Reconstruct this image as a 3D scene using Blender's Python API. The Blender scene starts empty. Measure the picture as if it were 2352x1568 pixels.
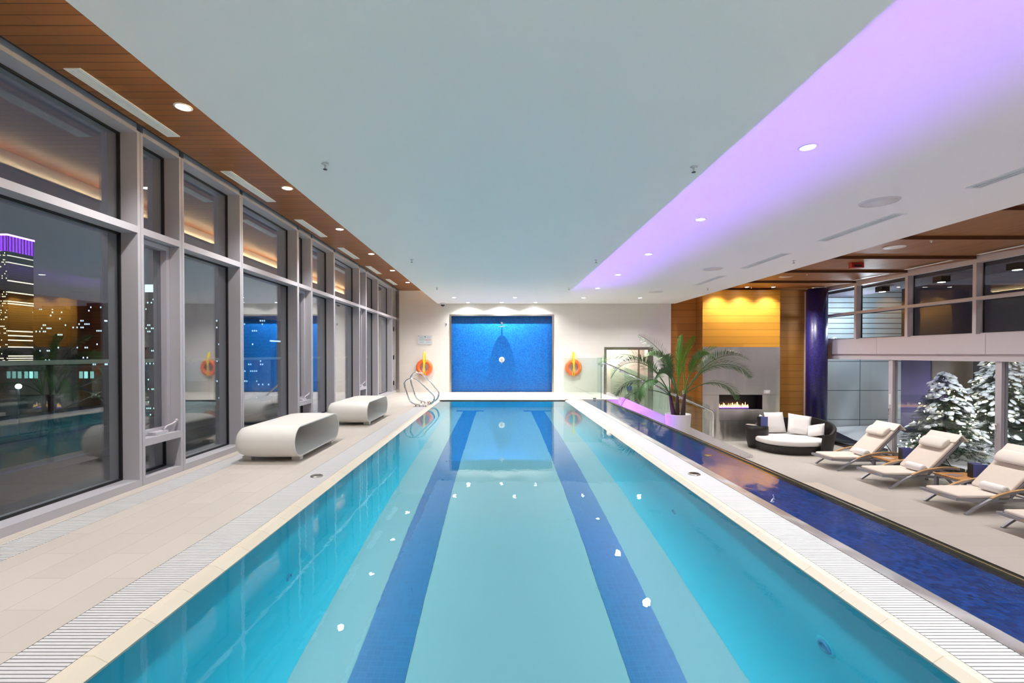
import bpy, bmesh, math, random
from mathutils import Vector, Matrix, Euler
random.seed(7)
scene = bpy.context.scene
COL = scene.collection
PI = math.pi

# ------------------------------------------------------------------ mesh helpers
class MB:
    def __init__(self):
        self.v = []; self.f = []; self.sm = []
    def add(self, vs, fs, smooth=False):
        o = len(self.v)
        self.v += [tuple(p) for p in vs]
        self.f += [tuple(i + o for i in q) for q in fs]
        self.sm += [smooth] * len(fs)
        return self
    def box(self, x0, x1, y0, y1, z0, z1):
        return self.add([(x0,y0,z0),(x1,y0,z0),(x1,y1,z0),(x0,y1,z0),(x0,y0,z1),(x1,y0,z1),(x1,y1,z1),(x0,y1,z1)],
            [(3,2,1,0),(4,5,6,7),(0,1,5,4),(1,2,6,5),(2,3,7,6),(3,0,4,7)])
    def obox(self, c, ax, ay, az):
        """box from centre and three half vectors"""
        c, ax, ay, az = Vector(c), Vector(ax), Vector(ay), Vector(az)
        vs = [c+sx*ax+sy*ay+sz*az for sz in (-1,1) for (sx,sy) in ((-1,-1),(1,-1),(1,1),(-1,1))]
        return self.add(vs, [(3,2,1,0),(4,5,6,7),(0,1,5,4),(1,2,6,5),(2,3,7,6),(3,0,4,7)])
    def prism(self, poly, axis, a, b, smooth=False):
        """extrude a 2D polygon along axis: 'x' poly=(y,z); 'y' poly=(x,z); 'z' poly=(x,y)"""
        n = len(poly)
        def P(p, t):
            return {'x':(t,p[0],p[1]),'y':(p[0],t,p[1]),'z':(p[0],p[1],t)}[axis]
        vs = [P(p,a) for p in poly]+[P(p,b) for p in poly]
        o = len(self.v)
        self.v += vs
        for i in range(n):
            j=(i+1)%n
            self.f.append((o+i,o+j,o+n+j,o+n+i)); self.sm.append(smooth)
        self.f.append(tuple(o+i for i in range(n))[::-1]); self.sm.append(False)
        self.f.append(tuple(o+n+i for i in range(n))); self.sm.append(False)
        return self
    def tube(self, pts, r, seg=8, closed=False, caps=True):
        pts=[Vector(p) for p in pts]; n=len(pts)
        rs = r if isinstance(r,(list,tuple)) else [r]*n
        rings=[]; up=None
        for i in range(n):
            if closed: t=(pts[(i+1)%n]-pts[i-1])
            else: t=(pts[min(i+1,n-1)]-pts[max(i-1,0)])
            t.normalize()
            if up is None:
                up = Vector((0,0,1)) if abs(t.z)<.9 else Vector((1,0,0))
            s = t.cross(up)
            if s.length<1e-5: s=t.cross(Vector((0,1,0)))
            s.normalize(); up = s.cross(t); up.normalize()
            rings.append([pts[i]+rs[i]*(math.cos(2*PI*k/seg)*s+math.sin(2*PI*k/seg)*up) for k in range(seg)])
        o=len(self.v)
        for R in rings: self.v += [tuple(p) for p in R]
        m = n if closed else n-1
        for i in range(m):
            j=(i+1)%n
            for k in range(seg):
                l=(k+1)%seg
                self.f.append((o+i*seg+k,o+i*seg+l,o+j*seg+l,o+j*seg+k)); self.sm.append(True)
        if caps and not closed:
            self.f.append(tuple(o+k for k in range(seg))[::-1]); self.sm.append(False)
            self.f.append(tuple(o+(n-1)*seg+k for k in range(seg))); self.sm.append(False)
        return self
    def lathe(self, prof, c=(0,0,0), seg=32, axis='z', smooth=True, sx=1, sy=1):
        """prof = list of (radius, height)"""
        o=len(self.v); c=Vector(c); n=len(prof)
        for (r,h) in prof:
            for k in range(seg):
                a=2*PI*k/seg; x=r*math.cos(a)*sx; y=r*math.sin(a)*sy
                p={'z':(x,y,h),'y':(x,h,-y),'x':(h,x,y)}[axis]
                self.v.append(tuple(c+Vector(p)))
        for i in range(n-1):
            for k in range(seg):
                l=(k+1)%seg
                self.f.append((o+i*seg+k,o+i*seg+l,o+(i+1)*seg+l,o+(i+1)*seg+k)); self.sm.append(smooth)
        if prof[0][0]>1e-6: self.f.append(tuple(o+k for k in range(seg))[::-1]); self.sm.append(False)
        if prof[-1][0]>1e-6: self.f.append(tuple(o+(n-1)*seg+k for k in range(seg))); self.sm.append(False)
        return self
    def blob(self, c, r, seg=8, rings=5, jit=0, rot=None, rnd=random):
        o=len(self.v); c=Vector(c); rx,ry,rz = r if isinstance(r,(tuple,list)) else (r,r,r)
        M = rot or Matrix.Identity(3)
        def P(x,y,z):
            k=1+jit*rnd.uniform(-1,1)
            return tuple(c+M@Vector((rx*x*k,ry*y*k,rz*z*k)))
        self.v.append(P(0,0,-1))
        for i in range(1,rings):
            t=PI*i/rings
            for k in range(seg):
                a=2*PI*k/seg
                self.v.append(P(math.sin(t)*math.cos(a),math.sin(t)*math.sin(a),-math.cos(t)))
        self.v.append(P(0,0,1)); top=len(self.v)-1
        for k in range(seg):
            l=(k+1)%seg
            self.f.append((o,o+1+l,o+1+k)); self.sm.append(True)
            for i in range(rings-2):
                a=o+1+i*seg; b=a+seg
                self.f.append((a+k,a+l,b+l,b+k)); self.sm.append(True)
            a=o+1+(rings-2)*seg
            self.f.append((a+k,a+l,top)); self.sm.append(True)
        return self
    def xform(self, M):
        self.v=[tuple(M@Vector(p)) for p in self.v]; return self
    def mesh(self, name, material):
        me=bpy.data.meshes.new(name)
        me.from_pydata(self.v,[],self.f)
        me.polygons.foreach_set('use_smooth', self.sm)
        if getattr(self,'recalc',True):
            bm=bmesh.new(); bm.from_mesh(me)
            bmesh.ops.recalc_face_normals(bm, faces=bm.faces)
            bm.to_mesh(me); bm.free()
        if material: me.materials.append(material)
        me.update()
        return me
    def build(self, name, material, parent=None, bevel=0, subsurf=0):
        o=bpy.data.objects.new(name, self.mesh(name, material)); COL.objects.link(o)
        if parent: o.parent=parent
        if bevel:
            m=o.modifiers.new('bevel','BEVEL'); m.width=bevel; m.segments=3; m.limit_method='ANGLE'; m.angle_limit=math.radians(40)
        if subsurf:
            m=o.modifiers.new('sub','SUBSURF'); m.levels=subsurf; m.render_levels=subsurf
        return o

def tag(o, label, cat, group=None, kind=None):
    o['label']=label; o['category']=cat
    if group: o['group']=group
    if kind: o['kind']=kind
    return o
def thing(name, label, cat, loc=(0,0,0), rz=0, group=None):
    o=bpy.data.objects.new(name,None); COL.objects.link(o)
    o.empty_display_size=.1
    o.location=loc; o.rotation_euler=(0,0,rz)
    return tag(o,label,cat,group)
def struct(name, mb, m, parent=None, bevel=0):
    o=mb.build(name,m,parent,bevel)
    if not parent: o['kind']='structure'
    return o
def sroot(name):
    o=bpy.data.objects.new(name,None); COL.objects.link(o); o['kind']='structure'; return o
def children(o): return [c for c in bpy.data.objects if c.parent is o]
def dup(root, loc, rz=None, label=None, group=None):
    r=root.copy(); COL.objects.link(r); r.location=loc
    if rz is not None: r.rotation_euler=(0,0,rz)
    if label: r['label']=label
    if group: r['group']=group
    for ch in children(root):
        c=ch.copy(); COL.objects.link(c); c.parent=r
        for g in children(ch):
            d=g.copy(); COL.objects.link(d); d.parent=c
    return r

# ------------------------------------------------------------------ materials
class N:
    """tiny node-graph helper"""
    def __init__(self, name):
        self.m=bpy.data.materials.new(name); self.m.use_nodes=True
        self.t=self.m.node_tree; self.t.nodes.clear()
        self.out=self.t.nodes.new('ShaderNodeOutputMaterial')
    def n(self, typ, **kw):
        x=self.t.nodes.new(typ)
        for k,v in kw.items():
            setattr(x,k,v)
        return x
    def l(self, a, b): self.t.links.new(a,b)
    def put(self, sock, v):
        if isinstance(v, bpy.types.NodeSocket): self.l(v, sock)
        else: sock.default_value = v
    def math(self, op, a, b=0.0, c=None):
        x=self.n('ShaderNodeMath',operation=op)
        self.put(x.inputs[0],a); self.put(x.inputs[1],b)
        if c is not None: self.put(x.inputs[2],c)
        return x.outputs[0]
    def mix(self, fac, a, b, blend='MIX'):
        x=self.n('ShaderNodeMix',data_type='RGBA',blend_type=blend)
        self.put(x.inputs[0],fac)
        for s,v in ((x.inputs[6],a),(x.inputs[7],b)):
            self.put(s, v if isinstance(v,bpy.types.NodeSocket) else (*v,1) if len(v)==3 else v)
        return x.outputs[2]
    def coords(self):
        tc=self.n('ShaderNodeTexCoord'); s=self.n('ShaderNodeSeparateXYZ')
        self.l(tc.outputs['Object'],s.inputs[0])
        self.obj=tc.outputs['Object']
        return {'x':s.outputs[0],'y':s.outputs[1],'z':s.outputs[2]}
    def noise(self, scale=(1,1,1), detail=3, s=1.0, vec=None, rough=.5):
        mp=self.n('ShaderNodeMapping'); mp.inputs['Scale'].default_value=scale
        if vec is None:
            tc=self.n('ShaderNodeTexCoord'); vec=tc.outputs['Object']
        self.l(vec,mp.inputs[0])
        x=self.n('ShaderNodeTexNoise'); x.inputs['Scale'].default_value=s; x.inputs['Detail'].default_value=detail
        x.inputs['Roughness'].default_value=rough
        self.l(mp.outputs[0],x.inputs['Vector'])
        return x.outputs[0]
    def rand2(self, a, b):
        cb=self.n('ShaderNodeCombineXYZ'); self.put(cb.inputs[0],a); self.put(cb.inputs[1],b)
        w=self.n('ShaderNodeTexWhiteNoise',noise_dimensions='2D'); self.l(cb.outputs[0],w.inputs['Vector'])
        return w.outputs[0]
    def tiles(self, u, v, su, sv, off=0.0, gap_u=.004, gap_v=.004):
        """returns (joint mask 0/1, tile random)"""
        rv=self.math('DIVIDE',v,sv); row=self.math('FLOOR',rv); fv=self.math('FRACT',rv)
        ru=self.math('DIVIDE',u,su)
        if off:
            ru=self.math('ADD',ru,self.math('MULTIPLY',self.math('FLOORED_MODULO',row,2.0),off))
        cu=self.math('FLOOR',ru); fu=self.math('FRACT',ru)
        mk=self.math('MAXIMUM',self.math('LESS_THAN',fu,gap_u/su),self.math('LESS_THAN',fv,gap_v/sv))
        return mk, self.rand2(cu,row)
    def bsdf(self, base, rough=.5, metal=0.0, bump=None, bstr=.1, bdist=.01, spec=.5, coat=0, **kw):
        p=self.n('ShaderNodeBsdfPrincipled')
        self.put(p.inputs['Base Color'], base if isinstance(base,bpy.types.NodeSocket) else (*base,1))
        self.put(p.inputs['Roughness'],rough); self.put(p.inputs['Metallic'],metal)
        self.put(p.inputs['Specular IOR Level'],spec)
        if coat: p.inputs['Coat Weight'].default_value=coat; p.inputs['Coat Roughness'].default_value=.05
        for k,v in kw.items(): self.put(p.inputs[k.replace('_',' ')],v)
        if bump is not None:
            b=self.n('ShaderNodeBump'); b.inputs['Strength'].default_value=bstr; b.inputs['Distance'].default_value=bdist
            self.l(bump,b.inputs['Height']); self.l(b.outputs[0],p.inputs['Normal'])
        self.l(p.outputs[0],self.out.inputs[0])
        return self.m

def srgb(r,g,b):
    f=lambda c:(c/255/12.92) if c/255<=.04045 else ((c/255+.055)/1.055)**2.4
    return (f(r),f(g),f(b))

def plain(name, col, rough=.5, metal=0, var=.06, vs=6.0, **kw):
    n=N(name); no=n.noise(s=vs)
    k=n.math('MULTIPLY_ADD',no,2*var,1-var)
    hs=n.n('ShaderNodeHueSaturation'); hs.inputs['Color'].default_value=(*col,1); n.l(k,hs.inputs['Value'])
    return n.bsdf(hs.outputs[0],rough,metal,**kw)
def planks(name, across, along, pitch, c1, c2, groove, gw=.004, rough=.45, len_=None, grain=1.0):
    n=N(name); c=n.coords()
    L=len_ or 2.4
    mk,rd=n.tiles(c[along],c[across],L,pitch,.37,.0015,gw)
    sc={'x':14,'y':14,'z':14}; sc[along]=.9; sc[across]=26
    g=n.noise((sc['x'],sc['y'],sc['z']),4,1.0,n.obj,.6)
    f=n.math('ADD',n.math('MULTIPLY',rd,.55),n.math('MULTIPLY',g,.6*grain))
    f=n.math('MINIMUM',f,1.0)
    col=n.mix(f,c1,c2); col=n.mix(mk,col,groove)
    return n.bsdf(col,rough,bump=n.math('SUBTRACT',1.0,mk),bstr=.25,bdist=.003)
def tilemat(name, u, v, su, sv, c1, c2, joint, gap=.004, off=0.0, rough=.35, nv=.5, **kw):
    n=N(name); c=n.coords()
    mk,rd=n.tiles(c[u],c[v],su,sv,off,gap,gap)
    no=n.noise((1,1,1),5,3.0,n.obj)
    f=n.math('ADD',n.math('MULTIPLY',rd,1-nv),n.math('MULTIPLY',no,nv))
    col=n.mix(f,c1,c2); col=n.mix(mk,col,joint)
    return n.bsdf(col,rough,**kw)
def emis(name, col, strength):
    n=N(name); e=n.n('ShaderNodeEmission'); e.inputs[0].default_value=(*col,1); e.inputs[1].default_value=strength
    n.l(e.outputs[0],n.out.inputs[0]); return n.m
def glassmat(name, tint=(.93,.96,.95), f0=.06, rough=0.0, powr=5.0):
    n=N(name)
    lw=n.n('ShaderNodeLayerWeight'); lw.inputs[0].default_value=.5
    f=n.math('MULTIPLY_ADD',n.math('POWER',lw.outputs['Facing'],powr),1-f0,f0)
    tr=n.n('ShaderNodeBsdfTransparent'); tr.inputs[0].default_value=(*tint,1)
    gl=n.n('ShaderNodeBsdfGlossy'); gl.inputs['Roughness'].default_value=rough; gl.inputs[0].default_value=(.95,.97,1,1)
    mx=n.n('ShaderNodeMixShader'); n.l(f,mx.inputs[0]); n.l(tr.outputs[0],mx.inputs[1]); n.l(gl.outputs[0],mx.inputs[2])
    n.l(mx.outputs[0],n.out.inputs[0]); return n.m
def watermat(name, wave=.02, scale=3.0, col=(.93,.99,1), sy=.35):
    n=N(name)
    a=n.noise((1,sy,1),2,scale); b=n.noise((1,sy,1),2,scale*11)
    h=n.math('ADD',a,n.math('MULTIPLY',b,.10))
    bp=n.n('ShaderNodeBump'); bp.inputs['Strength'].default_value=1.0; bp.inputs['Distance'].default_value=wave
    n.l(h,bp.inputs['Height'])
    g=n.n('ShaderNodeBsdfGlass'); g.inputs['IOR'].default_value=1.333; g.inputs['Roughness'].default_value=0; g.inputs[0].default_value=(*col,1)
    n.l(bp.outputs[0],g.inputs['Normal']); n.l(g.outputs[0],n.out.inputs[0]); return n.m
def filmwater(name, wave, scale):
    n=N(name)
    a=n.noise((1,.8,1),3,scale); b=n.noise((.18,.18,1),2,scale)
    h=n.math('MULTIPLY',a,n.math('MULTIPLY_ADD',b,1.6,-.3))
    bp=n.n('ShaderNodeBump'); bp.inputs['Strength'].default_value=1; bp.inputs['Distance'].default_value=wave; n.l(h,bp.inputs['Height'])
    fr=n.n('ShaderNodeFresnel'); fr.inputs[0].default_value=1.4; n.l(bp.outputs[0],fr.inputs['Normal'])
    tr=n.n('ShaderNodeBsdfTransparent'); tr.inputs[0].default_value=(.96,.98,1,1)
    gl=n.n('ShaderNodeBsdfGlossy'); gl.inputs['Roughness'].default_value=.02; n.l(bp.outputs[0],gl.inputs['Normal'])
    mx=n.n('ShaderNodeMixShader'); n.l(fr.outputs[0],mx.inputs[0]); n.l(tr.outputs[0],mx.inputs[1]); n.l(gl.outputs[0],mx.inputs[2])
    n.l(mx.outputs[0],n.out.inputs[0]); return n.m
def facade(name, u, wu, wv, body, thr, lit, strength, c2=None):
    n=N(name); c=n.coords()
    mk,rd=n.tiles(c[u],c['z'],wu,wv,0.0,wu*.35,wv*.55)
    # whole storeys are more or less lit
    row=n.math('FLOOR',n.math('DIVIDE',c['z'],wv))
    rr=n.rand2(row,n.math('FLOOR',n.math('DIVIDE',c[u],wu*7.3)))
    t=n.math('MULTIPLY_ADD',n.math('POWER',rr,3.0),-.55,thr+.24)
    on=n.math('MULTIPLY',n.math('GREATER_THAN',rd,t),n.math('SUBTRACT',1.0,mk))
    col=n.mix(rd,lit,c2 or lit)
    p=n.n('ShaderNodeBsdfPrincipled'); p.inputs['Base Color'].default_value=(*body,1); p.inputs['Roughness'].default_value=.6
    bc=n.mix(mk,(body[0]*.4,body[1]*.4,body[2]*.4),body)
    n.l(bc,p.inputs['Base Color'])
    n.l(col,p.inputs['Emission Color'])
    n.l(n.math('MULTIPLY',on,n.math('MULTIPLY',strength,rd)),p.inputs['Emission Strength'])
    n.l(p.outputs[0],n.out.inputs[0]); return n.m

M={}
M['ceiling']=plain('ceiling paint',(.955,.96,.925),.75,var=.012,vs=.8)
M['soffit']=planks('soffit boards','y','x',.104,(.20,.068,.014),(.34,.125,.028),(.025,.01,.004),.006,.4,len_=9)
M['loungewood']=planks('lounge ceiling boards','x','y',.11,(.20,.068,.013),(.33,.130,.032),(.13,.045,.010),.003,.55,len_=9)
M['woodstrip']=planks('cross boards','y','x',.11,(.21,.072,.015),(.31,.125,.032),(.13,.045,.010),.003,.55,len_=9)
M['riser']=plain('dark stained wood',(.09,.035,.013),.5,var=.2)
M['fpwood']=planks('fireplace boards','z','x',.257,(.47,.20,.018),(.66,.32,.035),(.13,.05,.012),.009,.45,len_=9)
M['fpwood2']=planks('shaded recess boards','z','x',.257,(.36,.15,.028),(.48,.22,.045),(.08,.03,.008),.009,.45,len_=9)  # fireplace boards again, shade of the recess put into a darker colour
M['fpwood3']=planks('shaded return boards','z','y',.257,(.30,.12,.024),(.42,.19,.04),(.08,.03,.008),.009,.45,len_=9)  # darkest copy, shade on the side faces put into the colour
M['walltile']=tilemat('cream wall tile','x','z',.75,.36,(.71,.67,.615),(.76,.72,.665),(.63,.59,.53),.004,0,.3,nv=.6)
M['backtile']=plain('cream plaster',(.74,.68,.6),.6,var=.03)
M['decktile']=tilemat('cream deck tile','y','x',.72,.25,(.49,.445,.395),(.565,.52,.47),(.385,.34,.285),.004,.5,.4,nv=.55)
M['loungetile']=tilemat('lounge floor tile','x','y',.9,.45,(.505,.465,.425),(.56,.525,.48),(.42,.385,.34),.005,.5,.38,nv=.5)
M['coping']=tilemat('coping tile','x','y',50,.305,(.68,.61,.49),(.74,.67,.55),(.57,.48,.34),.005,0,.3,nv=.5)
M['grate']=plain('white grate plastic',(.60,.60,.61),.5,var=.03)
M['trench']=plain('trench concrete',(.36,.35,.35),.8)
M['poolfloor']=plain('pool floor plaster',(.185,.43,.47),.7,var=.03,vs=.6)
M['poolwall']=plain('pool wall plaster',(.010,.43,.57),.7,var=.03,vs=.6)
M['lane']=tilemat('lane tile','x','y',.05,.05,(.001,.125,.31),(.002,.165,.39),(.01,.19,.39),.003,0,.4)
M['water']=watermat('pool water',.0035,1.2,sy=.6)
M['fitting']=plain('pool fitting ring',(.02,.22,.42),.5)
M['water2']=filmwater('spill water film',.003,7.0)
M['mosaic']=tilemat('blue glass mosaic','x','z',.033,.033,(.002,.062,.34),(.006,.17,.57),(.025,.18,.5),.004,0,.22,nv=.3)
M['mosaicfloor']=tilemat('dark blue mosaic','x','y',.033,.033,(.0015,.018,.12),(.006,.065,.32),(.045,.06,.055),.004,0,.3,nv=.15)
def colmosaic():
    n=N('purple blue column mosaic'); tc=n.n('ShaderNodeTexCoord'); s=n.n('ShaderNodeSeparateXYZ'); n.l(tc.outputs['Object'],s.inputs[0])
    a=n.math('MULTIPLY',n.math('ARCTAN2',s.outputs[1],s.outputs[0]),.31)
    mk,rd=n.tiles(a,s.outputs[2],.0325,.033,0,.005,.005)
    col=n.mix(rd,(.010,.008,.075),(.032,.022,.23)); col=n.mix(mk,col,(.02,.018,.07))
    p=n.n('ShaderNodeBsdfPrincipled')
    return n.bsdf(col,n.math('MULTIPLY_ADD',rd,.14,.28),.0,spec=.5)
M['column']=colmosaic()
M['alu']=plain('grey aluminium frame',(.50,.49,.53),.45,.15,var=.02)
M['alulight']=plain('light aluminium',(.58,.55,.60),.45,.2,var=.02)
M['gasket']=plain('black gasket',(.006,.006,.007),.5)
M['chrome']=plain('chrome',(.86,.87,.88),.06,1,var=.02)
M['steeltrim']=plain('satin steel trim',(.62,.58,.52),.25,1,var=.05)
def brushed():
    n=N('brushed steel'); a=n.noise((.5,.5,60),3,2.0); b=n.noise((1.6,1,.45),2,1.1)
    k=n.math('MULTIPLY_ADD',a,.12,.5); 
    cb=n.mix(a,(.70,.69,.68),(.82,.81,.80))
    return n.bsdf(cb,.34,1.0,bump=b,bstr=.9,bdist=.12)
M['brushed']=brushed()
M['pane']=glassmat('window pane',(.90,.93,.93),.017,0,2.3)
M['paneR']=glassmat('right window pane',(.94,.96,.96),.03)
M['railglass']=glassmat('balustrade glass',(.88,.95,.92),.045)
M['glassedge']=plain('glass edge',(.02,.07,.06),.15)
M['white']=plain('white plastic',(.82,.82,.82),.4,var=.02)
M['vent']=plain('vent white',(.86,.89,.87),.45,var=.02)
M['ventgap']=plain('vent slot',(.09,.09,.10),.6)
M['bench']=plain('white moulded shell',(.76,.745,.705),.38,var=.02,vs=2)
M['orange']=plain('orange ring plastic',(.85,.16,.045),.42,var=.06)
M['yellow']=plain('yellow rope',(.86,.62,.02),.6,var=.15,vs=40)
M['whiterope']=plain('white cord',(.8,.79,.76),.7)
M['black']=plain('black',(.012,.012,.014),.4)
M['darkrim']=plain('dark wet rim stone',(.02,.019,.017),.1,var=.3,vs=12)
M['gold']=plain('wet rim edge',(.32,.25,.11),.18,.6,var=.2,vs=20)
M['red']=plain('red enamel',(.33,.02,.02),.4)
M['lens']=emis('lamp lens',(1,.97,.93),45)
M['lens2']=emis('exterior lamp lens',(1,.97,.9),9)
M['wicker']=(lambda n:(n.bsdf(n.mix(n.tiles(n.math('ADD',n.coords()['x'],n.coords()['y']),n.coords()['z'],.03,.014,.5,.006,.004)[0],(.022,.018,.018),(.004,.003,.003)),.5)))(N('dark wicker'))
M['cushion']=plain('white cushion cloth',(.84,.82,.81),.9,var=.03,vs=9)
M['sling']=plain('cream lounger cushion',(.74,.66,.585),.9,var=.03,vs=12)
M['slingw']=plain('pale headrest',(.80,.75,.69),.9,var=.03,vs=12)
M['towel']=plain('white towel',(.85,.84,.84),.95,var=.05,vs=60)
M['loungealu']=plain('lounger aluminium',(.33,.33,.36),.42,.5,var=.03)
M['teak']=planks('teak slats','y','x',.055,(.44,.20,.055),(.60,.30,.10),(.12,.05,.015),.005,.5,len_=5)
M['teakarm']=plain('teak arm',(.50,.30,.13),.5,var=.15,vs=20)
M['menublue']=plain('navy menu holder',(.10,.125,.36),.5)
M['paper']=plain('paper',(.72,.66,.58),.8,var=.2,vs=60)
M['cover']=plain('magazine cover',(.25,.17,.16),.4,var=.6,vs=30)
M['cover2']=plain('pale magazine cover',(.55,.45,.38),.4,var=.6,vs=25)
M['pot']=plain('white planter glaze',(.83,.82,.83),.35,var=.02)
M['soil']=plain('soil',(.03,.02,.012),.9)
M['bark']=plain('palm trunk',(.075,.05,.04),.8,var=.4,vs=30)
M['leaf']=plain('palm leaflet',(.06,.16,.035),.45,var=.35,vs=5)
M['leaf2']=plain('young palm leaflet',(.13,.30,.02),.45,var=.3,vs=5)
M['grassleaf']=plain('dark grass blade',(.03,.055,.03),.5,var=.3)
M['needle']=plain('spruce needles',(.018,.05,.025),.75,var=.4,vs=7)
M['snow']=plain('snow',(.86,.88,.93),.8,var=.03,vs=3)
M['bulb']=emis('fairy bulb',(1,.86,.55),40)
M['trunk']=plain('spruce trunk',(.06,.04,.03),.9)
M['extpanel']=tilemat('exterior wall panels','x','z',1.75,1.13,(.50,.56,.61),(.55,.60,.64),(.02,.02,.025),.02,0,.5,nv=.4)
M['louver']=tilemat('exterior louvers','x','z',30,.20,(.34,.40,.43),(.38,.44,.46),(.02,.02,.02),.025,0,.5)
M['extdark']=plain('dark exterior wall',(.10,.09,.12),.8,var=.15,vs=1)
M['purplelitpanel']=plain('violet-lit door panel',(.22,.20,.38),.5,var=.05)  # violet light on the panel put into its colour
M['beigepanel']=plain('beige panel',(.45,.40,.33),.6,var=.05)
M['terrace']=tilemat('terrace pavers','y','x',.6,.6,(.05,.052,.055),(.07,.07,.075),(.02,.02,.02),.01,0,.7)
M['railcap']=plain('pale green rail cap',(.42,.50,.42),.5)
M['signblue']=plain('blue sign',(.10,.10,.45),.5)
M['flame']=emis('flame',(1,.50,.20),2.0)
M['flameblue']=emis('flame base',(.35,.18,1),1.1)
M['ledled']=emis('violet led strip',(.45,.12,1),6)
M['ring']=plain('lamp trim ring',(.78,.78,.78),.4)
M['lint']=plain('corridor wall',(.66,.58,.50),.7)
M['warmled']=emis('warm led strip',(1,.72,.38),8)
LEDP=44; EXPO=1.04; POOLP=44; COVEP=44; PW=260
# ------------------------------------------------------------------ constants of the place (metres)
YB=-4.0; YF=17.14; ZL=-1.8          # back of the hall, far wall, lounge floor level
XG=-4.03; XM=-3.84                  # left glazing plane, left mullion faces
XR=11.9                             # right mullion faces

# ------------------------------------------------------------------ pool hall shell
fl=MB()
fl.box(-4.14,-3.71,YB,YF,-.30,0); fl.box(-3.417,-2.285,YB,YF,-.30,0)
fl.box(-3.71,-3.417,13.9,YF,-.30,0); fl.box(-3.71,-3.417,YB,-1.0,-.3,0)
fl.box(-2.285,3.75,YB,.9,-.30,0)
fl.box(-2.285,2.04,14.2,YF,-.30,0); fl.box(2.04,3.75,14.34,YF,-.30,0)
struct('floor',fl,M['decktile'])
tr=MB(); tr.box(-3.71,-3.417,-1.0,13.9,-.30,-.06); tr.box(-2.285,-1.963,.9,14.2,-.30,-.06); tr.box(2.138,2.465,.9,14.34,-.30,-.06)
struct('floor_trench',tr,M['trench'])
wl=MB(); wl.box(-4.3,-4.14,YB,YF+1.2,-2.2,0)   # slab edge below the glazing
struct('wall_slab_edge',wl,M['backtile'])
# coping of the pool
cp=MB()
for s,x0,x1,xs in ((-1,-1.963,-1.84,-1.91),(1,2.138,2.04,2.09)):
    cp.prism([(x0,-.3),(x0,0),(xs,0),(x1,-.035),(x1,-.06),(x1+s*.04,-.06),(x1+s*.04,-.3)],'y',.9,14.2)
cp.prism([(14.2,-.3),(14.2,-.035),(14.28,0),(14.2801,0),(14.2801,-.3)],'x',-1.84,2.04) if False else None
co=struct('trim_1',cp,M['coping'])
# pool shell (apparent floor 1.55 m under the surface, with sloping haunches)
ps=MB()
L,R,y0,y1=-1.84,2.04,.9,14.2
ZP=-1.58
# side walls run into the floor with a wide rounded haunch
for X,s,wd in ((L,1,.37),(R,-1,.32)):
    prof=[(X,-.058),(X,-1.05)]+[(X+s*wd*(1-math.cos(k*PI/20)),-1.05+(ZP+1.05)*math.sin(k*PI/20)) for k in range(1,11)]
    n=len(prof)
    ps.add([(p[0],y0,p[1]) for p in prof]+[(p[0],y1,p[1]) for p in prof],[(k,k+1,n+k+1,n+k) for k in range(n-1)],True)
ps.add([(L,y0,-.02),(R,y0,-.02),(R,y0,ZP),(L,y0,ZP)],[(0,1,2,3)])
ps.add([(L,y1,-.02),(R,y1,-.02),(R,y1,ZP),(L,y1,ZP)],[(3,2,1,0)])
struct('wall_pool',ps,M['poolwall'])
pf=MB(); pf.box(L-.02,R+.02,y0-.02,y1+.02,ZP-.15,ZP-.002)
struct('floor_pool',pf,M['poolfloor'])
for lx in (-.86,1.11):
    lm=MB(); lm.box(lx-.195,lx+.195,1.2,13.28,ZP-.002,ZP+.003); lm.box(lx-.40,lx+.40,13.28,13.48,ZP-.002,ZP+.003)
    o=lm.build('lane_line',M['lane'])
    tag(o,('left' if lx<0 else 'right')+' dark blue tiled lane line with a T end on the pool floor','lane line','lane lines of the pool')
w=MB(); w.recalc=False; nx,ny=8,40
w.add([(L+.001+(R-L-.002)*i/nx, y0+.001+(y1-y0-.002)*j/ny,-.03) for j in range(ny+1) for i in range(nx+1)],
      [(j*(nx+1)+i,j*(nx+1)+i+1,(j+1)*(nx+1)+i+1,(j+1)*(nx+1)+i) for j in range(ny) for i in range(nx)])
o=w.build('pool_water',M['water']); tag(o,'still clear turquoise water filling the lap pool','water',kind='stuff')
# gutter grates
def grate(name,x0,x1,y0,y1,pitch,bar,label,ribs=2):
    m=MB(); y=y0
    while y<y1-.01:
        m.box(x0+.004,x1-.004,y,y+bar,-.028,0.0); y+=pitch
    for k in range(ribs):
        xx=x0+(x1-x0)*(k+.5)/ribs
        m.box(xx-.008,xx+.008,y0,y1,-.058,-.029)
    return tag(m.build(name,M['grate']),label,'grate')
grate('gutter_grate',-2.285,-1.963,.9,14.2,.0254,.0185,'long white slatted gutter grate along the left pool edge')
grate('gutter_grate',2.138,2.465,.9,14.34,.0254,.0185,'long white slatted gutter grate between the right pool edge and the dark blue channel')
grate('drain_grate',-3.71,-3.417,-1.0,13.9,.0235,.015,'white drain grate along the foot of the left window wall',4)
# round drains let into the gutter grates
for x,y,lab in ((-2.125,5.30,'round steel drain cover set in the left gutter grate'),(2.305,5.39,'round steel drain cover set in the right gutter grate')):
    d=thing('drain_cover',lab,'drain cover',(x,y,0))
    MB().lathe([(.0,.0125),(.052,.0125),(.052,.0),(.0,.0)],seg=24).build('grille',M['ventgap'],d)
    MB().lathe([(.052,.0),(.052,.014),(.068,.010),(.072,.0),(.052,.0)],seg=28).build('rim',M['steeltrim'],d)
    b=MB()
    for k in range(-3,4):
        h=math.sqrt(max(.05**2-(k*.014)**2,0)); b.box(-h,h,k*.014-.004,k*.014+.004,.0125,.0155)
    b.build('bars',M['chrome'],d)
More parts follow.
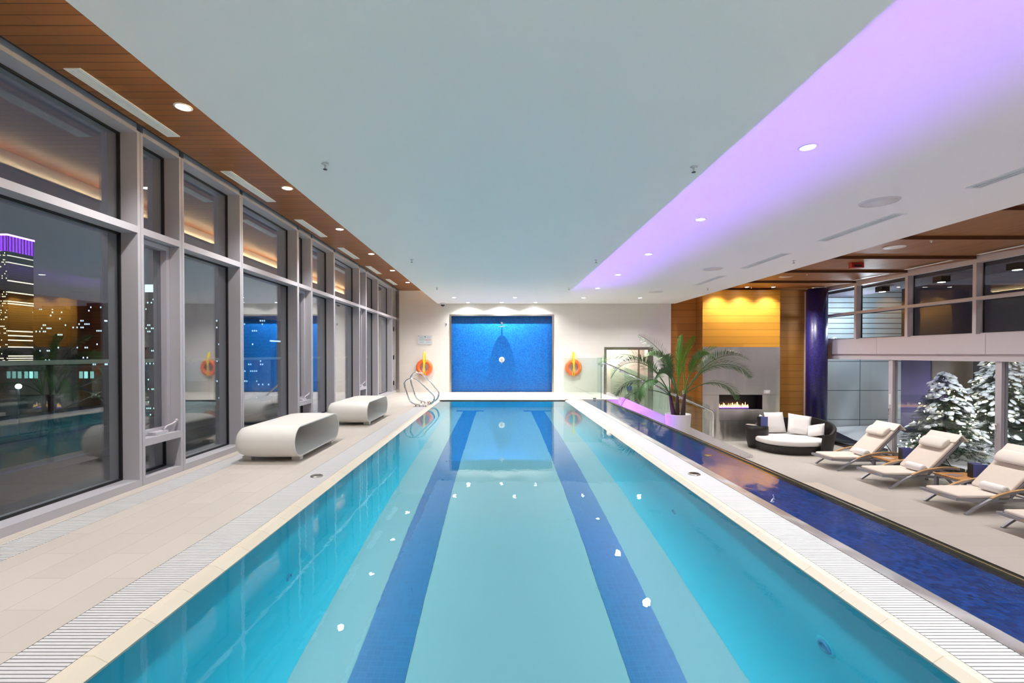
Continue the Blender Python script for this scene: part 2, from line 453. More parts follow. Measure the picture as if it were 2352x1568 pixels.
# wall fittings under water
for x,y,z,s,lab in ((L,3.95,-1.2,1,'round white fitting on the left pool wall under water'),(R,2.84,-.84,-1,'round fitting on the right pool wall under water nearest the camera'),(R,5.3,-1.2,-1,'round fitting on the right pool wall under water farther from the camera')):
    d=thing('pool_inlet',lab,'pool fitting',(x,y,z))
    MB().lathe([(.0,.006*s),(.07,.006*s),(.085,.002*s),(.085,.0)],seg=28,axis='x').build('plate',M['poolwall'],d)
    MB().lathe([(.028,.004*s),(.03,.022*s),(.052,.018*s),(.06,.004*s)],seg=24,axis='x').build('collar',M['fitting'],d)

# stainless strip, spill channel and its rim
st=MB(); st.box(2.465,2.57,.9,14.34,-.3,.004); struct('trim_2',st,M['brushed'])
ch=MB(); ch.box(2.57,3.41,.9,14.2,-.3,-.045); ch.box(2.57,3.30,14.2,14.34,-.3,-.045); struct('floor_channel',ch,M['mosaicfloor'])
rm=MB()
rm.prism([(3.30,-.045),(3.30,-.005),(3.32,.0),(3.36,-.004),(3.40,-.03),(3.412,-.07),(3.412,-.30),(3.405,-.30),(3.405,-.045)],'y',.9,14.2,True)
struct('trim_3',rm,M['darkrim'])
rg=MB(); rg.box(3.285,3.302,.9,14.2,-.045,.002); struct('trim_4',rg,M['gold'])
w=MB(); w.recalc=False; nx,ny=4,40
w.add([(2.571+.713*i/nx,.9+13.3*j/ny,-.012) for j in range(ny+1) for i in range(nx+1)],
      [(j*(nx+1)+i,j*(nx+1)+i+1,(j+1)*(nx+1)+i+1,(j+1)*(nx+1)+i) for j in range(ny) for i in range(nx)])
tag(w.build('channel_water',M['water2']),'rippling shallow water over dark blue mosaic in the spill channel','water',kind='stuff')
# inlets on the channel floor
for y,lab in ((6.6,'round brass inlet on the spill channel floor in the orange reflection'),(9.6,'round brass inlet on the spill channel floor near the palm')):
    d=thing('channel_inlet',lab,'pool fitting',(3.02,y,-.045))
    MB().lathe([(0,.012),(.045,.012),(.06,.006),(.062,0)],seg=24).build('cap',M['gold'],d)
# wall of the raised pool towards the lounge, side walls of the deck
pw=MB(); pw.box(3.30,3.405,YB,14.2,-2.0,-.30); pw.box(3.64,3.75,14.2,YF,-2.0,-.30); pw.box(3.405,3.75,14.2,14.34,-2.0,-.3)
struct('wall_pool_side',pw,M['mosaicfloor'])
# lounge floor
lf=MB(); lf.box(3.405,12.2,YB,17.6,ZL-.2,ZL); lf.box(3.405,7.4,17.6,19.0,ZL-.2,ZL); struct('floor_lounge',lf,M['loungetile'])

# walls
wf=MB()
wf.box(-4.3,-1.862,YF,YF+.35,-.3,4.1); wf.box(2.037,3.93,YF,YF+.35,-2.0,4.1); wf.box(5.76,6.43,YF,YF+.35,-2.0,4.1)
wf.box(-1.862,2.037,YF,YF+.35,2.912,4.1); wf.box(3.93,5.76,YF,YF+.35,1.68,4.1)
wf.box(-1.862,2.037,YF+.27,YF+.35,-.3,2.912)
struct('wall_far',wf,M['walltile'])
wm=MB(); wm.box(-1.80,1.975,YF+.235,YF+.27,0,2.85); struct('wall_mosaic',wm,M['mosaic'])
fr=MB()
fr.box(-1.862,-1.80,YF-.012,YF+.265,0,2.912); fr.box(1.975,2.037,YF-.012,YF+.265,0,2.912); fr.box(-1.80,1.975,YF-.012,YF+.265,2.85,2.912)
struct('trim_5',fr,M['steeltrim'])
wb=MB(); wb.box(-4.3,12.4,YB-.3,YB,-2.0,4.1); struct('wall_back',wb,M['backtile'])
# portal and the corridor behind it
pt=MB()
pt.box(3.93,4.02,YF-.02,YF+.37,ZL,1.68); pt.box(5.56,5.76,YF-.02,YF+.37,ZL,1.68); pt.box(4.02,5.56,YF-.02,YF+.37,1.58,1.68)
struct('trim_6',pt,M['steeltrim'])
cw=MB(); cw.box(3.5,7.4,18.75,18.95,ZL,2.2); cw.box(3.4,3.5,YF+.35,18.75,ZL,2.2); cw.box(3.4,7.4,YF+.35,18.75,2.0,2.2); struct('wall_corridor',cw,M['lint'])
dp=MB(); dp.box(4.1,5.45,18.0,18.03,ZL,.85)
d=sroot('door_1'); dp.build('glass_leaf',M['railglass'],d)
MB().box(5.20,5.24,17.92,18.0,ZL+.8,ZL+1.7).build('door_handle',M['chrome'],d)
MB().box(5.45,5.52,17.98,18.05,ZL,1.6).build('door_post',M['steeltrim'],d)

# white dropped ceiling, wood soffit, lounge ceiling
ce=MB(); ce.box(-2.32,6.58,YB,YF-.001,3.31,3.79); struct('ceiling',ce,M['ceiling'])
so=MB(); so.box(-3.72,-2.2,YB,YF,3.795,3.90); struct('ceiling_soffit',so,M['soffit'])
sg=MB(); sg.box(-3.75,-3.72,YB,YF,3.80,4.0); struct('trim_gap_shade',sg,M['gasket'])  # black strip stands in for the shadow gap beside the soffit
ys=[15.27-1.93*k for k in range(11)][::-1]+[17.44]
lc=MB(); ls=MB(); lr=MB()
prev=YB
edges=[YB]+[y for y in ys if y>YB+.2]
for a,b in zip(edges[:-1],edges[1:]):
    lc.prism([(a+.16,3.79+.075*.16/(b-a)),(b,3.865),(b,4.0),(a+.16,4.0)],'x',6.585,XR-.02)
    ls.prism([(a+.015,3.79),(a+.16,3.79+.075*.16/(b-a)),(a+.16,4.0),(a+.015,4.0)],'x',6.585,XR-.02)
    lr.box(6.585,XR-.02,a,a+.015,3.79,4.0)
struct('ceiling_lounge',lc,M['loungewood']); struct('trim_8',ls,M['woodstrip']); struct('trim_9',lr,M['riser'])
rf=MB(); rf.box(-4.3,12.4,YB-.3,19.0,4.1,4.3); struct('ceiling_roof',rf,M['backtile'])

# ------------------------------------------------------------------ left window wall
base=[4.908+3.83*k for k in range(-2,4)]
mull=[]
for b in base: mull += [b,b+.635,b+1.917]
mull=sorted(m for m in mull if -2.9<m<16.6)+[17.10]
wn=0
for i in range(len(mull)-1):
    a,b=mull[i],mull[i+1]; wn+=1
    root=sroot('window_%d'%wn)
    h=.041
    last = b>17
    m=MB(); m.box(XM-.32,XM,a-h,a-.004,0,3.79); m.box(XM-.32,XM,a+.004,a+h,0,3.79); m.box(XM-.32,XM-.006,a-.004,a+.004,0,3.79)
    m.build('mullion',M['alu'],root)
    m=MB(); m.box(XM-.32,XM,a+h,b-h,3.765,4.0); m.box(XM-.32,XM,a+h,b-h,2.707,2.78); m.box(XM-.32,XM,a+h,b-h,0,.077)
    narrow=(b-a)<.8 and not last
    if narrow: m.box(XM-.32,XM,a+h,b-h,.42,.50)
    m.build('window_frame',M['alu'],root)
    g=MB(); e=.018
    def gask(za,zb):
        g.box(XG-.02,XG+.012,a+h,a+h+e,za,zb); g.box(XG-.02,XG+.012,b-h-e,b-h,za,zb)
        g.box(XG-.02,XG+.012,a+h+e,b-h-e,za,za+e); g.box(XG-.02,XG+.012,a+h+e,b-h-e,zb-e,zb)
    rows=[(.077,2.707),(2.78,3.765)] if not narrow else [(.077,.42),(2.78,3.765)]
    for za,zb in rows: gask(za,zb)
    g.build('gasket',M['gasket'],root)
    for za,zb in rows:
        MB().box(XG-.012,XG,a+h+e,b-h-e,za+e,zb-e).build('window_pane',M['pane'],root)
    if narrow:
        c=MB(); q=.055; f0,f1=XG-.03,XG+.07
        c.box(f0,f1,a+h+.004,a+h+q,.504,2.70); c.box(f0,f1,b-h-q,b-h-.004,.504,2.70)
        c.box(f0,f1,a+h+q,b-h-q,.504,.504+q); c.box(f0,f1,a+h+q,b-h-q,2.70-q,2.70)
        cs=c.build('casement',M['alulight'],root)
        MB().box(XG-.012,XG,a+h+q,b-h-q,.504+q,2.70-q).build('casement_pane',M['pane'],cs)
        k=MB(); yc=(a+b)/2+.02
        k.box(XG+.07,XG+.16,yc-.10,yc+.09,.502,.535)
        k.tube([(XG+.13,yc+.05,.535),(XG+.135,yc+.09,.575),(XG+.15,yc+.19,.60),(XG+.16,yc+.215,.62)],.011,8)
        k.blob((XG+.16,yc+.225,.63),.018)
        k.build('crank_handle',M['alulight'],cs)
    if last:
        d=MB(); d.box(XM-.16,XM-.10,a+h+.01,a+h+.07,.08,2.69); d.box(XM-.16,XM-.10,b-h-.07,b-h-.01,.08,2.69)
        ds=d.build('door_stile',M['alulight'],root)
        k=MB()
        for z in (.35,1.3,2.35): k.box(XM-.10,XM-.07,b-h-.1,b-h-.06,z-.08,z+.08)
        k.build('hinge',M['chrome'],ds)
        MB().tube([(XM-.1,a+h+.06,1.05),(XM-.06,a+h+.06,1.05),(XM-.06,a+h+.17,1.05)],.009,8).build('door_handle',M['chrome'],ds)
j=MB(); j.box(XM-.02,XM+.09,17.085,17.139,0,3.79); struct('trim_10',j,M['steeltrim'])

# ------------------------------------------------------------------ right window wall
rm_=[11.47+1.92*k for k in range(-7,4)]; rm_=[y for y in rm_ if y>YB+.1]
ends=[YB]+rm_
sp=MB()
yy=[YB,1.6,4.8,8.0,11.2,14.43,17.44]
for a,b in zip(yy[:-1],yy[1:]): sp.box(XR,XR+.28,a+.004,b-.004,1.42,1.92)
struct('wall_spandrel',sp,M['alulight'])
for a,b in zip(rm_[:-1],rm_[1:]+[]):
    wn+=1; root=sroot('window_%d'%wn); h=.045
    MB().box(XR,XR+.215,a-h,a+h,1.92,3.79).build('mullion',M['alulight'],root)
    m=MB(); m.box(XR,XR+.215,a+h,b-h,2.77,2.85); m.box(XR,XR+.215,a+h,b-h,3.70,4.0); m.box(XR+.10,XR+.215,a+h,b-h,1.92,1.95)
    m.build('window_frame',M['alulight'],root)
    g=MB(); e=.018
    for za,zb in ((1.95,2.77),(2.85,3.70)):
        g.box(XR+.17,XR+.20,a+h,a+h+e,za,zb); g.box(XR+.17,XR+.20,b-h-e,b-h,za,zb); g.box(XR+.17,XR+.20,a+h+e,b-h-e,za,za+e); g.box(XR+.17,XR+.20,a+h+e,b-h-e,zb-e,zb)
        MB().box(XR+.18,XR+.192,a+h+e,b-h-e,za+e,zb-e).build('window_pane',M['paneR'],root)
    g.build('gasket',M['gasket'],root)
a=rm_[-1]; wn+=1; root=sroot('window_%d'%wn)
MB().box(XR,XR+.28,a-.045,a+.045,1.92,3.79).build('mullion',M['alulight'],root)
# sliding doors below
hd=MB(); hd.box(XR+.04,XR+.28,YB,17.44,1.24,1.42); struct('trim_11',hd,M['alulight'])
sl=MB(); sl.box(XR+.02,XR+.62,YB,17.44,ZL,ZL+.13); struct('trim_12',sl,M['darkrim'])
posts=[17.30,13.97,10.95,7.93,4.91,1.89,-1.13]
for k,(b,a) in enumerate(zip(posts[:-1],posts[1:])):
    d=sroot('door_%d'%(k+2))
    MB().box(XR+.06,XR+.22,a-.07,a+.07,ZL+.13,1.24).build('door_post',M['alulight'],d)
    MB().box(XR+.13,XR+.17,a+.07,a+.10,ZL+.13,1.24).build('gasket',M['gasket'],d)
    MB().box(XR+.14,XR+.155,a+.10,b-.07,ZL+.13,1.24).build('door_pane',M['paneR'],d)
    MB().tube([(XR+.06,a,-.62),(XR+.01,a,-.62),(XR+.01,a,-.25),(XR+.06,a,-.25)],.012,8).build('door_handle',M['chrome'],d)
    if k==0: MB().box(XR+.05,XR+.06,a-.03,a+.045,-.12,.2).build('door_sign',M['ring'],d)
jb=MB(); jb.box(11.62,XR+.28,17.36,17.44,ZL,3.79); struct('trim_13',jb,M['backtile'])

# ------------------------------------------------------------------ fireplace wall
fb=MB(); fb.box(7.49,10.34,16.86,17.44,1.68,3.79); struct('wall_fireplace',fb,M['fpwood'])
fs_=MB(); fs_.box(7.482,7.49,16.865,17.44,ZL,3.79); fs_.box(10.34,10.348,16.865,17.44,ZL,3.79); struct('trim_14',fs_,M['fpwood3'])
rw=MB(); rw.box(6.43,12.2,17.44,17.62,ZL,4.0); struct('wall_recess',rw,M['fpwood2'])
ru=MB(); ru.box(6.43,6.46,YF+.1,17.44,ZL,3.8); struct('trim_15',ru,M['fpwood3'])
f=thing('fireplace','linear gas fireplace in a brushed steel chimney breast with a black firebox','fireplace',(8.915,16.86,ZL))
def flc(mb): return mb.xform(Matrix.Translation((-8.915,-16.86,-ZL)))
s=MB(); yf=16.84
x0,x1=7.49,10.34; bx0,bx1,bz0,bz1=8.10,9.70,-.62,-.09
s.box(x0,x1,yf,16.86,-.075,1.68); s.box(x0,bx0,yf,16.86,ZL,-.082); s.box(bx1,x1,yf,16.86,ZL,-.082); s.box(bx0,bx1,yf,16.86,ZL,-1.03); s.box(bx0+.006,bx1-.006,yf,16.86,-1.022,bz0-.02)
flc(s).build('steel_surround',M['brushed'],f)
s=MB(); s.box(bx0,bx1,16.845,17.2,bz1,bz1+.008); s.box(bx0,bx1,16.845,17.2,bz0-.008,bz0); s.box(bx0,bx0+.008,16.845,17.2,bz0,bz1); s.box(bx1-.008,bx1,16.845,17.2,bz0,bz1); s.box(bx0,bx1,17.2,17.21,bz0-.008,bz1+.008)
flc(s).build('firebox',M['black'],f)
s=MB(); t=.03
s.box(bx0,bx1,yf-.015,yf+.01,bz0-.02,bz0+.005); 
flc(s).build('sill',M['alulight'],f)
fm=MB(); fb2=MB(); rnd=random.Random(3)
x=bx0+.09
while x<bx1-.42:
    hh=rnd.uniform(.06,.13) if rnd.random()<.75 else rnd.uniform(.13,.17)
    fm.lathe([(.004,0),(.024,.02),(.026,.05),(.014,hh*.65+.02),(.002,hh+.04)],(x,17.0+rnd.uniform(-.02,.02),bz0+.055),8)
    fb2.blob((x,17.0,bz0+.05),(.034,.03,.024),8,5)
    x+=rnd.uniform(.035,.06)
o=flc(fm).build('flames',M['flame'],f); o['kind']='stuff'
o=flc(fb2).build('burner_glow',M['flameblue'],f); o['kind']='stuff'
p=thing('switch_plate','small brushed switch plate on the steel right above the firebox','switch',(9.86,16.837,.03))
MB().box(-.11,.11,-.012,0,-.06,.06).build('plate',M['ring'],p)
for sx in (-.078,.078): MB().box(sx-.008,sx+.008,-.016,-.012,-.008,.008).build('screw',M['ventgap'],p)
p=thing('thermostat','small white control on the wood wall left of the steel fireplace','thermostat',(7.03,17.44,-.05))
MB().box(-.045,.045,-.03,0,-.075,.075).build('housing',M['white'],p)
MB().box(-.03,.03,-.034,-.03,-.0,.05).build('screen',M['ventgap'],p)

# column
c=thing('column','tall round column clad in violet blue mosaic with a chrome cap','column',(11.45,16.5,ZL))
MB().lathe([(.33,0),(.33,5.55)],seg=64).build('shaft',M['column'],c)
MB().lathe([(.28,5.55),(.28,5.63)],seg=48).build('cap',M['chrome'],c)

# ------------------------------------------------------------------ stair with its guards
sr=MB(); n=12
for k in range(n):
    sr.box(3.76+.333*k,3.76+.333*(k+1)+.02,14.36,15.95,ZL,-.15*(k+1)+.0005) if k<n-1 else None
struct('floor_stairs',sr,M['loungetile'])
cb=MB(); sl_=.45
cb.prism([(3.76,.0),(3.76,-2.0+.2),(7.9,-1.8),(7.9,-1.72),(3.86,.07),(3.76,.07)],'y',14.205,14.335); struct('wall_stair_near',cb,M['pot'])
cb=MB(); cb.prism([(3.76,.0),(3.76,-1.8),(7.9,-1.8),(7.9,-1.72),(3.86,.07),(3.76,.07)],'y',15.96,16.06); struct('wall_stair_far',cb,M['pot'])
g=thing('balustrade','glass balustrade with a chrome handrail along the near side of the stairs','balustrade',(3.8,14.28,0))
def loc(mb): return mb.xform(Matrix.Translation((-3.8,-14.28,0)))
def gz(x,b): return b-sl_*(x-3.8)
for xa,xb in ((3.9,5.2),(5.22,6.57)):
    loc(MB().prism([(xa,gz(xa,.05)),(xb,gz(xb,.05)),(xb,gz(xb,1.06)),(xa,gz(xa,1.06))],'y',14.262,14.274)).build('glass_panel',M['railglass'],g)
loc(MB().tube([(3.10,14.20,1.12),(3.33,14.20,1.12),(3.42,14.20,1.09),(6.60,14.20,-.34),(6.65,14.20,-.40),(6.65,14.20,-1.19)],.022,10)).build('handrail',M['chrome'],g)
for xx in (3.2,3.75,4.5,5.6,6.4):
    zz=1.12 if xx<3.4 else 1.09-.4497*(xx-3.42)
    b=MB(); b.tube([(xx,14.20,zz),(xx,14.20,zz-.07),(xx,14.262,zz-.07)],.010,8); b.blob((xx,14.245,zz-.07),.028)
    loc(b).build('bracket',M['chrome'],g)
g=thing('balustrade','glass guard across the end of the spill channel beside the right life ring','balustrade',(2.6,14.4,0))
MB().box(-.57,.60,-.006,.006,.02,1.30).build('glass_panel',M['railglass'],g)
MB().box(.60,.612,-.009,.009,.02,1.31).build('glass_edge',M['glassedge'],g)
for xx in (-.45,.40): MB().box(xx-.05,xx+.05,-.02,.02,0,.04).build('foot_clamp',M['chrome'],g)
g=thing('balustrade','greenish glass guard beside the portal at the head of the stairs','balustrade',(3.66,16.5,0))
MB().box(-.006,.006,-.54,.6,.02,1.30).build('glass_panel',M['railglass'],g)
MB().box(-.009,.009,-.553,-.54,.02,1.31).build('glass_edge',M['glassedge'],g)
for xx in (-.35,.35): MB().box(-.02,.02,xx-.05,xx+.05,0,.04).build('foot_clamp',M['chrome'],g)
g=thing('balustrade','sloping glass guard on the far side of the stairs behind the palm','balustrade',(3.8,16.0,0))
def loc2(mb): return mb.xform(Matrix.Translation((-3.8,-16.0,0)))
for xa,xb in ((3.9,5.3),(5.32,6.75)):
    loc2(MB().prism([(xa,gz(xa,.05)),(xb,gz(xb,.05)),(xb,gz(xb,1.25)),(xa,gz(xa,1.25))],'y',16.003,16.015)).build('glass_panel',M['railglass'],g)
loc2(MB().tube([(3.95,15.93,.95),(7.2,15.93,.95-.45*3.25)],.02,8)).build('handrail',M['chrome'],g)
for xx in (4.4,5.0,6.2): loc2(MB().tube([(xx,15.93,.95-.45*(xx-3.95)),(xx,16.003,.95-.45*(xx-3.95)-.04)],.009,8)).build('bracket',M['chrome'],g)
# things on the corridor wall
for nm,x,z,w_,h_,mt,lab,cat in (('wall_sign',5.05,.02,.20,.18,'signblue','square violet blue sign on the corridor wall beyond the portal','sign'),
        ('call_box',5.0,-.24,.10,.12,'ring','small grey box under the violet sign beyond the portal','box'),
        ('alarm_pull',5.0,-.50,.12,.20,'red','small red alarm pull under the grey box beyond the portal','fire alarm'),
        ('extinguisher_cabinet',5.38,-.30,.24,.40,'red','dark red extinguisher cabinet beyond the portal near the palm','cabinet')):
    p=thing(nm,lab,cat,(x+.28,18.75,z))
    MB().box(-w_/2,w_/2,-.04,0,-h_/2,h_/2).build('body',M[mt],p,.006)
    if nm=='wall_sign':
        b=MB(); b.tube([(-.03,-.044,.03),(.0,-.044,.05),(.03,-.044,.03),(.01,-.044,0),(-.01,-.044,-.05)],.006,6); b.build('pictogram',M['white'],p)
    elif nm=='extinguisher_cabinet':
        MB().box(-.09,.09,-.044,-.04,-.1,.17).build('window',M['black'],p)
        MB().blob((0,-.05,-.16),.016).build('latch',M['chrome'],p)
    else:
        MB().box(-w_*.3,w_*.3,-.045,-.04,-.01,h_*.3).build('face',M['white'] if nm=='alarm_pull' else M['ventgap'],p)
# ------------------------------------------------------------------ ceiling fittings
ORD=['nearest','second nearest','third from the camera','fourth from the camera','fifth from the camera','sixth from the camera','farthest']
def lamp_light(x,y,z,power,size=.07,ang=140,blend=.9,col=(1,.975,.945)):
    l=bpy.data.lights.new('downlight','SPOT'); l.energy=power; l.spot_size=math.radians(ang); l.spot_blend=blend; l.color=col; l.shadow_soft_size=size
    o=bpy.data.objects.new('downlight_lamp',l); COL.objects.link(o); o.location=(x,y,z); return o
def make_down():
    t=thing('downlight','x','downlight')
    MB().lathe([(.058,.004),(.062,-.006),(.078,-.004),(.082,.004)],seg=28).build('trim_ring',M['ring'],t)
    MB().lathe([(0,-.0005),(.058,-.0005),(.058,.003),(0,.003)],seg=24).build('lamp_lens',M['lens'],t)
    return t
P0=float(PW)
first=[None]
def downlight(x,y,z,label,group,power,**kw):
    if first[0] is None:
        t=first[0]=make_down(); t.location=(x,y,z); t['label']=label; t['group']=group
    else: dup(first[0],(x,y,z),None,label,group)
    lamp_light(x,y,z-.03,power,**kw)
for k in range(6):
    y=4.42+2.15*k
    downlight(-3.04,y,3.794,'recessed downlight in the left wood soffit, %s'%(ORD[k] if k<5 else 'last before the far wall'),'downlights in the left wood soffit',P0*.5,ang=125)
for k in range(6):
    y=4.195+2.237*k
    downlight(2.82,y,3.309,'recessed downlight beside the violet glow on the white ceiling, %s'%(ORD[k] if k<5 else 'last before the far wall'),'downlights in the white ceiling',P0*.62)
for x,y,lab in ((-1.51,15.27,'recessed downlight in the white ceiling above and left of the blue mosaic panel'),(.52,15.3,'recessed downlight in the white ceiling before the middle of the blue mosaic panel'),(4.73,15.38,'recessed downlight in the white ceiling left of the wood corner')):
    downlight(x,y,3.309,lab,'downlights in the white ceiling',P0*.62)
for x,lab in ((-1.15,'left'),(.08,'middle'),(1.32,'right')):
    downlight(x,16.75,3.309,lab+' wall washer close above the blue mosaic panel','wall washers over the mosaic panel',P0*(.62 if lab=='middle' else .26),size=.010,ang=150,blend=.6)
for k,y in enumerate((9.61,11.62,13.58,15.62)):
    downlight(10.3,y,3.81,'recessed downlight in the lounge wood ceiling near the right windows, %s'%(ORD[k] if k<3 else 'last before the column'),'downlights in the lounge wood ceiling',P0*.62,ang=115)
for x,lab in ((8.0,'left'),(8.89,'middle'),(9.84,'right')):
    downlight(x,16.44,3.826,lab+' downlight washing the orange wood above the fireplace','wall washers over the fireplace',P0*.4,size=.03,ang=120,blend=.8)
# the part of the hall behind the camera is lit by the same rows of lamps
for y in (2.27,.12,-2.03): lamp_light(-3.04,y,3.76,P0*.5,ang=125)
for y in (1.96,-.28,-2.5): lamp_light(2.82,y,3.28,P0*.62)
for y in (7.65,5.7,3.75,1.8,-.2,-2.2): lamp_light(10.3,y,3.76,P0*.62,ang=115)

# linear air diffusers
def diffuser(x0,x1,y0,y1,z,label,group,nslot,gap=.22):
    t=thing('linear_diffuser',label,'air diffuser',((x0+x1)/2,(y0+y1)/2,z),0,group)
    hx,hy=(x1-x0)/2,(y1-y0)/2; e=.022
    f=MB(); f.box(-hx,hx,-hy,-hy+e,-.008,0); f.box(-hx,hx,hy-e,hy,-.008,0); f.box(-hx,-hx+e,-hy+e,hy-e,-.008,0); f.box(hx-e,hx,-hy+e,hy-e,-.008,0)
    f.build('frame',M['vent'],t)
    MB().box(-hx+e,hx-e,-hy+e,hy-e,-.002,-.0005).build('slot_backing',M['ventgap'],t)
    b=MB(); wv=(2*hx-2*e)/nslot
    for k in range(nslot): b.box(-hx+e+wv*(k+gap),-hx+e+wv*(k+1)-.0005,-hy+e,hy-e,-.007,-.002)
    b.build('blades',M['vent'],t)
for k in range(6):
    y=3.82+2.135*k
    diffuser(-3.62,-3.48,y,y+1.19,3.795,'white slot diffuser in the left wood soffit, %s'%(ORD[k] if k<5 else 'last before the far wall'),'slot diffusers in the left soffit',4)
for k,y in enumerate((3.72,6.16,8.59,11.02)):
    diffuser(5.30,5.48,y,y+1.5,3.31,'grey slot diffuser in the white ceiling, %s'%(ORD[k] if k<3 else 'farthest'),'slot diffusers in the white ceiling',4,.5)
for k,y in enumerate((9.65,11.6,13.5)):
    diffuser(11.40,11.5,y,y+1.3,3.80-.001,'white slot diffuser in the lounge wood ceiling above the right windows, %s'%['nearest','middle one','farthest'][k],'slot diffusers above the right windows',2)
# ceiling speakers
for x,y,z,lab,mt in ((4.72,5.70,3.31,'round violet-tinted speaker grille in the white ceiling, nearest','ring'),(4.74,10.18,3.31,'round violet-tinted speaker grille in the white ceiling, middle one','ring'),(4.75,13.9,3.31,'round speaker grille in the white ceiling, farthest and faint','ring'),
        (8.83,10.25,3.81,'round white speaker grille in the lounge wood ceiling, nearer one','white'),(8.9,14.2,3.83,'round white speaker grille in the lounge wood ceiling, farther one','white')):
    t=thing('ceiling_speaker',lab,'speaker',(x,y,z),0,'ceiling speakers')
    MB().lathe([(0,-.006),(.19,-.006),(.19,.0),(0,.0)],seg=36).build('grille',M[mt],t)
    MB().lathe([(.19,.0),(.19,-.009),(.205,-.007),(.21,0)],seg=36).build('rim',M['white'],t)
# sprinklers
sps=[(-1.73,4.56,3.31,'sprinkler head on the white ceiling over the left pool side, nearest'),(-1.75,9.15,3.31,'sprinkler head on the white ceiling over the left pool side, second'),(-1.77,13.0,3.31,'sprinkler head on the white ceiling over the left pool side, third'),
     (1.96,4.63,3.31,'sprinkler head at the hard edge of the violet glow, nearest'),(1.94,9.19,3.31,'sprinkler head at the hard edge of the violet glow, second'),(1.98,13.06,3.31,'sprinkler head at the hard edge of the violet glow, third'),
     (5.93,9.23,3.31,'sprinkler head on the white ceiling near its wood edge, nearer one'),(5.96,13.1,3.31,'sprinkler head on the white ceiling near its wood edge, farther one'),
     (9.05,9.6,3.80,'sprinkler head on the lounge wood ceiling, nearest'),(9.17,13.65,3.81,'sprinkler head on the lounge wood ceiling beside the far speaker'),(9.05,16.45,3.83,'sprinkler head on the lounge wood ceiling before the fireplace wall')]
for i,(x,y,z,lab) in enumerate(sps):
    t=thing('sprinkler',lab,'sprinkler',(x,y,z),0,'ceiling sprinklers')
    MB().lathe([(.012,0),(.036,-.004),(.012,-.010)],seg=16).build('escutcheon',M['white'],t)
    b=MB(); b.tube([(0,0,-.005),(0,0,-.055)],.009,8); b.build('stem',M['ring'],t)
    MB().lathe([(0,-.055),(.02,-.055),(.02,-.059),(0,-.059)],seg=12).build('deflector',M['ventgap'],t)
# fire strobe
t=thing('fire_strobe','red fire alarm box hanging from the lounge wood ceiling','fire alarm',(9.35,12.0,3.80))
MB().box(-.16,.16,-.06,.06,-.13,.03).build('housing',M['red'],t,.008)
MB().box(-.10,.10,-.066,-.06,-.10,-.05).build('lens',M['black'],t)
# dome camera on far wall
t=thing('dome_camera','small white dome camera at the ceiling corner above the far wall','camera',(-2.1,16.98,3.31))
MB().lathe([(.085,0),(.10,-.05),(.09,-.06)],seg=24).build('housing',M['white'],t)
MB().lathe([(.075,-.06),(.065,-.09),(.04,-.115),(0,-.125)],seg=24).build('dome',M['black'],t)
# exterior soffit lamps
for k,y in enumerate((15.0,13.0,11.1,9.2)):
    t=thing('soffit_lamp','black square lamp under the outdoor soffit, %s'%['beyond the second upper window','beyond the third upper window','beyond the fourth upper window','beyond the last upper window'][k],'outdoor lamp',(12.55,y,3.62),0,'lamps under the outdoor soffit')
    MB().box(-.13,.13,-.13,.13,-.16,0).build('housing',M['black'],t)
    MB().lathe([(0,-.164),(.085,-.164),(.085,-.16),(0,-.16)],seg=20).build('lamp_lens',M['lens2'],t)
    lamp_light(12.55,y,3.43,P0*.05,size=.06,ang=100)

# ------------------------------------------------------------------ far wall fittings
t=thing('shower','chrome rain shower head on an arm from the blue mosaic panel','shower',(.09,17.375,0))
MB().lathe([(0,2.445),(.19,2.44),(.19,2.428),(0,2.425)],(0,-.36,0),32).build('shower_head',M['chrome'],t)
MB().tube([(0,0,2.60),(0,-.30,2.60),(0,-.345,2.58),(0,-.36,2.55),(0,-.36,2.445)],.016,10).build('arm',M['chrome'],t)
MB().lathe([(.0,-.012),(.045,-.012),(.05,0)],(0,0,2.60),20,'y').build('wall_flange',M['chrome'],t)
t=thing('shower_valve','round chrome shower valve on the blue mosaic panel','shower valve',(.09,17.375,1.21))
MB().lathe([(0,-.012),(.09,-.012),(.105,-.006),(.108,0)],seg=32,axis='y').build('plate',M['ring'],t)
MB().lathe([(0,-.07),(.035,-.07),(.042,-.012)],seg=20,axis='y').build('knob',M['chrome'],t)
MB().tube([(0,-.055,0),(.0,-.06,-.15)],.011,8).build('lever',M['chrome'],t)
t=thing('notice_board','clear acrylic pool rules notice with icons above the left life ring','notice',(-2.78,YF,1.95))
MB().box(-.265,.265,-.022,-.012,-.175,.175).build('panel',plain('acrylic notice',(.62,.64,.68),.2),t)
b=MB()
for sx in (-.235,.235):
    for sz in (-.145,.145): b.lathe([(0,-.03),(.012,-.03),(.012,0)],(sx,0,sz),10,'y')
b.build('standoff',M['chrome'],t)
b=MB()
for k in range(3):
    b.box(-.21,-.06,-.0235,-.022,.12-.035*k,.128-.035*k); b.box(.06,.21,-.0235,-.022,.12-.035*k,.128-.035*k)
    b.box(-.21,-.03,-.0235,-.022,-.06-.03*k,-.054-.03*k); b.box(.03,.21,-.0235,-.022,-.06-.03*k,-.054-.03*k)
b.box(-.03,.03,-.0235,-.022,.09,.14); b.box(-.012,.012,-.0235,-.022,.045,.06)
b.build('text_lines',plain('grey print',(.22,.24,.30),.5),t)
g_=plain('green icon',(.12,.45,.36),.5); r_=plain('red icon',(.62,.14,.13),.5)
